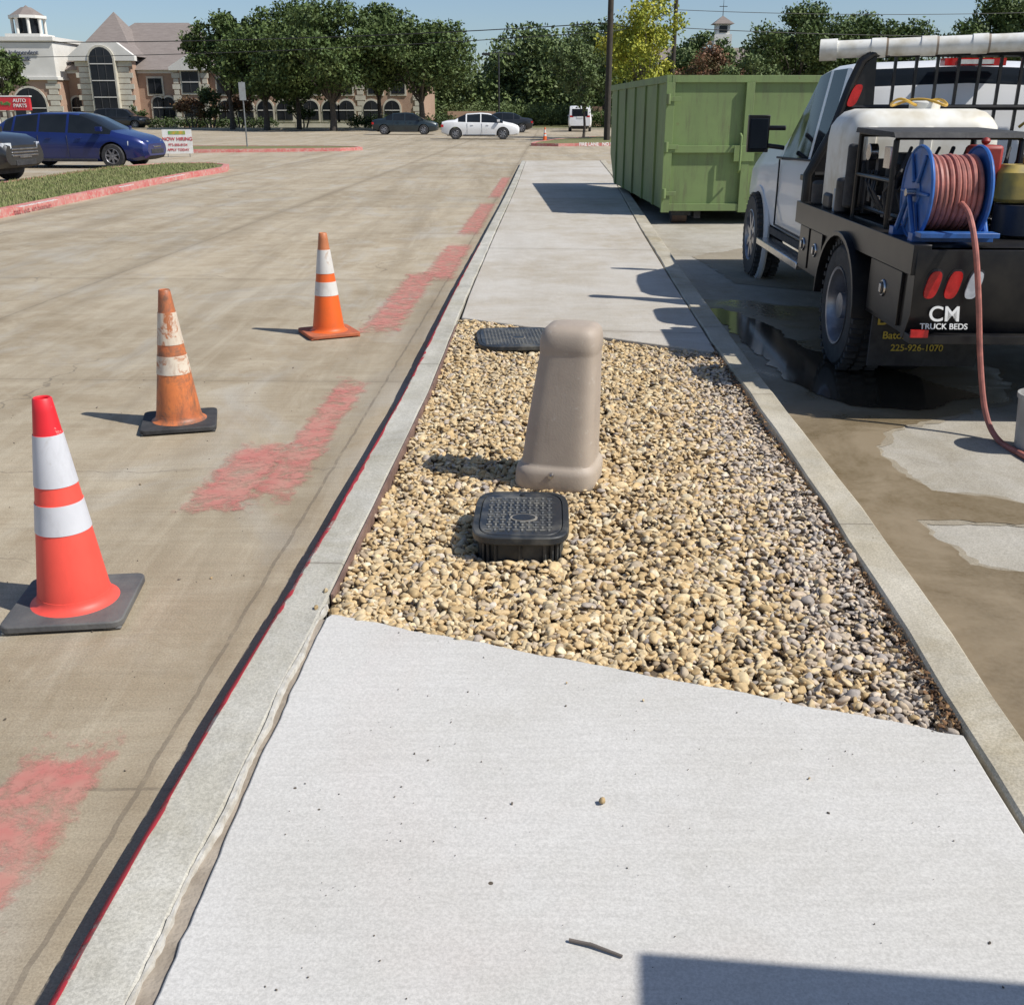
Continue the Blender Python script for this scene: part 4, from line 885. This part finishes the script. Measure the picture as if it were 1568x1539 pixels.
# ---------------------------------------------------------------- buildings
BRK,t,bs=nt("brick_wall"); v=mapping(t); bs.inputs["Roughness"].default_value=.9
tc=node(t,"ShaderNodeTexCoord"); sx=node(t,"ShaderNodeSeparateXYZ"); t.links.new(tc.outputs["Object"],sx.inputs[0]); cb=node(t,"ShaderNodeCombineXYZ")
t.links.new(math_(t,'ADD',sx.outputs[0],sx.outputs[1]),cb.inputs[0]); t.links.new(sx.outputs[2],cb.inputs[1])
bt=node(t,"ShaderNodeTexBrick"); bt.inputs["Scale"].default_value=2.2; t.links.new(cb.outputs[0],bt.inputs["Vector"])
bt.inputs["Color1"].default_value=(.40,.245,.17,1); bt.inputs["Color2"].default_value=(.33,.19,.135,1); bt.inputs["Mortar"].default_value=(.44,.35,.28,1)
t.links.new(mixc(t,ramp(t,noise(t,v,.8,3),.3,.7),bt.outputs[0],(.41,.285,.205)),bs.inputs["Base Color"])
STN=mat("cast_stone",(.60,.57,.48),(.51,.47,.38),.85,scale=1.5); STU=mat("white_stucco",(.72,.70,.65),(.65,.63,.58),.8,scale=.7)
ROOF,t,bs=nt("shingle_roof"); bs.inputs["Roughness"].default_value=.95
c=mixc(t,ramp(t,noise(t,mapping(t,(1,1,6)),1.2,4,.8),.3,.7),(.185,.155,.14),(.25,.215,.195)); t.links.new(c,bs.inputs["Base Color"])
WGL=mat("window_glass",(.012,.014,.018),(.025,.028,.034),.15,spec=.25,scale=.5)
FRM=mat("window_frame",(.04,.04,.045),(.06,.06,.06),.5)
BM=[BRK,STN,ROOF,WGL,FRM,STU]
def hip(b,x0,x1,y0,y1,z0,zr,ins,mi=2,ov=.5):
    x0-=ov;x1+=ov;y0-=ov;y1+=ov; ym=(y0+y1)/2
    b.add([(x0,y0,z0),(x1,y0,z0),(x1,y1,z0),(x0,y1,z0),(x0+ins,ym,zr),(x1-ins,ym,zr)],[(0,1,5,4),(1,2,5),(2,3,4,5),(3,0,4),(3,2,1,0)],mi)
def win(b,x,y,z0,w,h,arch=False,mull=2,rows=3,trim=1,fr=5):
    pl=[(x-w/2,z0),(x+w/2,z0)]
    top=z0+h
    if arch: pl+=[(x+w/2*math.cos(a),top-w/2+w/2*math.sin(a)) for a in np.linspace(0,math.pi,11)]
    else: pl+=[(x+w/2,top),(x-w/2,top)]
    cxx=x;czz=z0+h/2; out=[(cxx+(p-cxx)*(1+.34/w),czz+(q-czz)*(1+.36/h)) for p,q in pl]
    b.prism(out,'y',y-.10,y+.05,trim); b.prism(pl,'y',y-.14,y-.05,3)
    for k in range(1,mull): xx=x-w/2+w*k/mull; b.box(xx-.03,xx+.03,y-.18,y-.12,z0+.02,top-(.15 if arch else 0),4)
    for k in range(1,rows): zz=z0+h*k/rows; b.box(x-w/2+.02,x+w/2-.02,y-.185,y-.125,zz-.04,zz+.04,fr)
def quoins(b,x,y,z0,z1,mi=1,w=.35):
    z=z0;k=0
    while z<z1-.05:
        ww=w*(1.25 if k%2 else .8); b.box(x-ww,x+ww,y-.09,y+.03,z+.02,min(z+.46,z1),mi); z+=.5;k+=1
BY=108
A=root("bank_building",(-30,BY,0)); b=MB(); g=lambda u:X(u,BY)+30
x0,x1=g(95),g(648)
b.box(x0,x1,0,16,0,5.2,0); b.box(x0-.05,x1+.05,-.06,0,0,.7,1); b.box(x0-.1,x1+.1,-.12,.0,4.95,5.25,5)
hip(b,g(108),g(335),0,16,5.25,10.0,5.0); hip(b,g(335),g(648),0.02,15.98,5.23,8.6,5.5)
hip(b,g(112),g(212),.3,10,6.0,10.8,3.4,ov=.2)
bx0,bx1=g(134),g(214); bm_=(bx0+bx1)/2
b.box(bx0,bx1,-1.6,0,0,6.2,0); quoins(b,bx0+.75,-1.6,0,6.0,w=.72); quoins(b,bx1-.75,-1.6,0,6.0,w=.72)
b.prism([(bx0-.6,6.0),(bx1+.6,6.0),(bx1+.6,6.4),(bm_+1.6,7.6),(bm_-1.6,7.6),(bx0-.6,6.4)],'y',-2.0,-1.3,5)
b.prism([(bx0-.6,6.42),(bx1+.6,6.42),(bm_+1.5,7.66),(bm_-1.5,7.66)],'y',-1.3,4,2)
win(b,bm_,-2.02,1.3,2.2,5.9,True,3,4); b.box(bm_-1.3,bm_+1.3,-2.0,-1.6,1.1,6.0,1)
d0,d1=g(272),g(322); dm=(d0+d1)/2
b.box(d0,d1,-.6,0,0,5.4,0); b.prism([(d0-.3,5.2),(d1+.3,5.2),(d1+.3,5.5),(dm,6.6),(d0-.3,5.5)],'y',-1.0,-.3,5); quoins(b,d0+.2,-.6,0,5.2,w=.3); quoins(b,d1-.2,-.6,0,5.2,w=.3)
win(b,dm,-.6,3.2,1.6,1.9,False,2,2); win(b,dm,-.6,1.0,1.6,1.5,True,2,1)
for u in (118,242,258): win(b,g(u),0,.9,1.1,1.9,True,2,2)
for u in (345,375,405,435,475,505,530,568,600): win(b,g(u),0,.7,1.5,1.8,True,2,2)
for u in (240,345,390,435,480,530,575,610): win(b,g(u),0,3.1,1.3,1.4,False,2,1)
for u in (455,552,640): quoins(b,g(u),0,0,5,w=.4)
t0,t1=g(18),g(108); tm=(t0+t1)/2
b.box(t0,t1,-2.5,6,0,4.4,0); b.box(t0,t1,-2.6,6.05,4.4,7.9,5); b.box(t0-.2,t1+.2,-2.8,6.2,7.7,8.05,5); b.box(t0-.15,t1+.15,-2.75,6.1,4.3,4.55,5)
for q in (t0+.5,t1-.5): quoins(b,q,-2.5,0,4.3,w=.55)
win(b,tm,-2.5,0,3.0,3.6,True,2,2); b.box(g(-60),t0,0,10,0,4.2,0); hip(b,g(-60),t0,0,10,4.2,6.4,4)
c0=g(48); b.box(c0-1.7,c0+1.7,.2,3.6,8.05,8.5,5)
for k in range(8):
    a=math.pi/8+k*math.pi/4; b.cyl((c0+1.45*math.cos(a),1.9+1.45*math.sin(a),8.5),(c0+1.45*math.cos(a),1.9+1.45*math.sin(a),9.9),.16,None,8,5)
b.cyl((c0,1.9,8.5),(c0,1.9,9.9),1.25,None,8,3); b.cyl((c0,1.9,9.9),(c0,1.9,10.15),1.85,None,8,5); b.cyl((c0,1.9,10.15),(c0,1.9,10.9),1.7,.5,8,2); b.cyl((c0,1.9,10.9),(c0,1.9,11.1),.3,.02,8,2)
b.box(t0+.6,t0+1.2,-2.68,-2.6,5.9,6.9,6)
b.obj("walls_and_roof",BM+[mat("sign_blue",(.04,.15,.4),(.3,.05,.05),.5)],A,smooth=.3)
text("Independent\nBank",.55,(t0+3.0,-2.68,6.4),(math.pi/2,0,0),mat("dark_sign_letter",(.05,.07,.12)),A,"sign_lettering",.03)
A=root("distant_building",(X(1115,135),135,0)); b=MB(); b.box(-16,16,0,14,0,4.5,0); hip(b,-16,16,0,14,4.5,9.0,8)
b.box(-1.1,1.1,5.9,8.1,8.8,10.5,5); b.box(-.85,.85,6.15,7.85,10.5,11.7,5); b.box(-.5,.5,6.1,6.16,10.7,11.5,3); b.add([(-1.3,5.7,11.7),(1.3,5.7,11.7),(1.3,8.3,11.7),(-1.3,8.3,11.7),(0,7,12.7)],[(0,1,4),(1,2,4),(2,3,4),(3,0,4),(3,2,1,0)],2); b.cyl((0,7,12.6),(0,7,14.6),.05,.02,6,4); b.box(-.5,.5,6.98,7.02,13.7,13.78,4)
b.obj("walls_and_roof",BM,A,smooth=.3)
A=root("distant_building",(X(1400,130),130,0)); b=MB(); b.box(-22,22,0,14,0,4.5,0); hip(b,-22,22,0,14,4.5,7.4,8); b.obj("walls_and_roof",BM,A,smooth=.3)

# ---------------------------------------------------------------- signs, poles, lamps, wires
SR=mat("sign_red",(.55,.03,.04),(.5,.03,.04),.5); POST=mat("galvanised_post",(.28,.29,.29),(.2,.2,.2),.5,metal=.5)
s=root("advertising_sign",(-12.2,39.6,0),math.radians(8)); b=MB(); b.box(-.52,.52,-.012,.012,.12,.95,0); b.box(-.40,-.375,-.01,.01,0,.12,1); b.box(.375,.40,-.01,.01,0,.12,1); b.box(-.30,.30,-.02,-.013,.78,.90,2); b.obj("sign_board",[WHITE,POST,mat("sign_multicolour",(.6,.35,.05),(.1,.35,.1),.5,scale=5)],s)
text("NOW HIRING",.17,(0,-.02,.62),(math.pi/2,0,0),SR,s,"sign_lettering",.003); text("972-555-0134",.12,(0,-.02,.42),(math.pi/2,0,0),SR,s,"sign_lettering",.003); text("APPLY TODAY",.12,(0,-.02,.25),(math.pi/2,0,0),SR,s,"sign_lettering",.003)
s=root("traffic_sign",(X(372,47.3),47.3,0)); b=MB(); b.cyl((0,0,.1),(0,0,2.75),.03,None,8,0); b.box(-.14,.14,-.035,-.03,2.0,2.72,1); b.obj("post_and_plate",[POST,mat("sign_back",(.35,.37,.38),(.3,.3,.3),.5)],s)
s=root("shop_sign",(X(16,70),70,0)); b=MB(); b.box(-1.1,1.2,-.15,.15,1.6,2.4,0); b.box(-1.2,-.9,-.1,.1,0,1.6,2); b.box(.9,1.1,-.1,.1,0,1.6,2); b.box(-1.18,1.28,-.17,.17,2.4,2.47,1); b.obj("sign_body",[SR,WHITE,STN],s)
text("AUTO\nPARTS",.30,(.6,-.17,2.02),(math.pi/2,0,0),WHITE,s,"sign_lettering",.01); text("O'Reilly",.30,(-.45,-.17,2.0),(math.pi/2,0,0),mat("sign_green",(.05,.3,.08)),s,"sign_lettering",.01)
PW=mat("creosote_pole",(.055,.045,.035),(.035,.03,.025),.9,scale=5)
def pole(x,y,r_,h):
    s=root("utility_pole",(x,y,0)); b=MB(); b.cyl((0,0,0),(0,0,h),r_,r_*.75,14); b.box(-1.1,1.1,-.08,.06,h-.7,h-.55,0)
    for k in (-1,-.4,.4,1): b.cyl((k,0,h-.55),(k,0,h-.35),.05,.03,8)
    b.cyl((.0,-r_-.04,.1),(.0,-r_-.04,4),.03,None,6); b.obj("pole",[PW],s)
p1=(X(931,58),58); p2=(X(1028,70),70); pole(*p1,.17,12.5); pole(*p2,.15,13)
WR=mat("cable_black",(.02,.02,.02),(.03,.03,.03),.6)
def wire(a,c,sag,r_=.018,n=24):
    s_=MB(); a=Vector(a);c=Vector(c); s_.tube([a.lerp(c,k/n)-Vector((0,0,4*sag*(k/n)*(1-k/n))) for k in range(n+1)],r_,5); s_.obj("overhead_cable",[WR])
wire((p1[0],58,5.8),(-75,78,8.0),1.4,.025); wire((p1[0],58,5.4),(-75,78,6.4),1.3,.02)
wire((p1[0],58,12),(-75,78,11.5),2.2,.018)
wire((p2[0],70,6.4),(60,72,7.2),.8,.022); wire((p2[0],70,7.4),(60,72,9.2),.9,.018); wire((p1[0],58,5.8),(p2[0],70,6.4),.2,.025); wire((p1[0],58,5.4),(p2[0],70,7.4),.2,.02)
s=root("street_lamp",(X(764,96),96,0)); b=MB(); b.cyl((0,0,0),(0,0,6.2),.09,.06,10); b.tube([(-1,0,6.15),(0,0,6.25),(1,0,6.15)],.04,6)
for k in (-1,1): b.box(k*1.1-.35,k*1.1+.35,-.2,.2,6.02,6.2)
b.obj("lamp_pole",[DARK],s,bevel=.02)
cc=cone((X(835,59),59,0),0,OR3,BLACK,W3,H=.74)
s=root("boundary_wall",(0,0,0)); b=MB(); b.box(X(905,122),X(930,122),121,121.3,0,2.0,0); b.box(X(690,125),X(760,125),118.5,118.8,0,1.5,0); b.obj("wall",[BRK],s)

# ---------------------------------------------------------------- light & camera
sun=Vector((.82,-.30,1.0)).normalized(); el=math.asin(sun.z); az=math.atan2(sun.x,sun.y)
l=bpy.data.lights.new("sun",'SUN'); l.energy=5.0; l.angle=math.radians(.5); l.color=(1,.962,.895)
lo_=bpy.data.objects.new("sun",l); lo_.rotation_euler=sun.to_track_quat('Z','Y').to_euler(); lo_.location=(20,-10,30); COL.objects.link(lo_)
w=bpy.data.worlds.new("World"); SC.world=w; w.use_nodes=True; t=w.node_tree; bg=t.nodes["Background"]
sk=t.nodes.new("ShaderNodeTexSky"); sk.sky_type='NISHITA'; sk.sun_disc=False; sk.sun_elevation=el; sk.sun_rotation=az; sk.air_density=.85; sk.dust_density=.9; sk.ozone_density=3.5
t.links.new(sk.outputs[0],bg.inputs[0]); bg.inputs[1].default_value=.115
cd=bpy.data.cameras.new("camera"); cd.lens=36; cd.sensor_width=36; cd.sensor_fit='HORIZONTAL'; cd.clip_end=3000; cd.clip_start=.05
co=bpy.data.objects.new("camera",cd); co.location=(0,0,1.6); co.rotation_euler=(math.radians(90-20.94),0,0); COL.objects.link(co); SC.camera=co
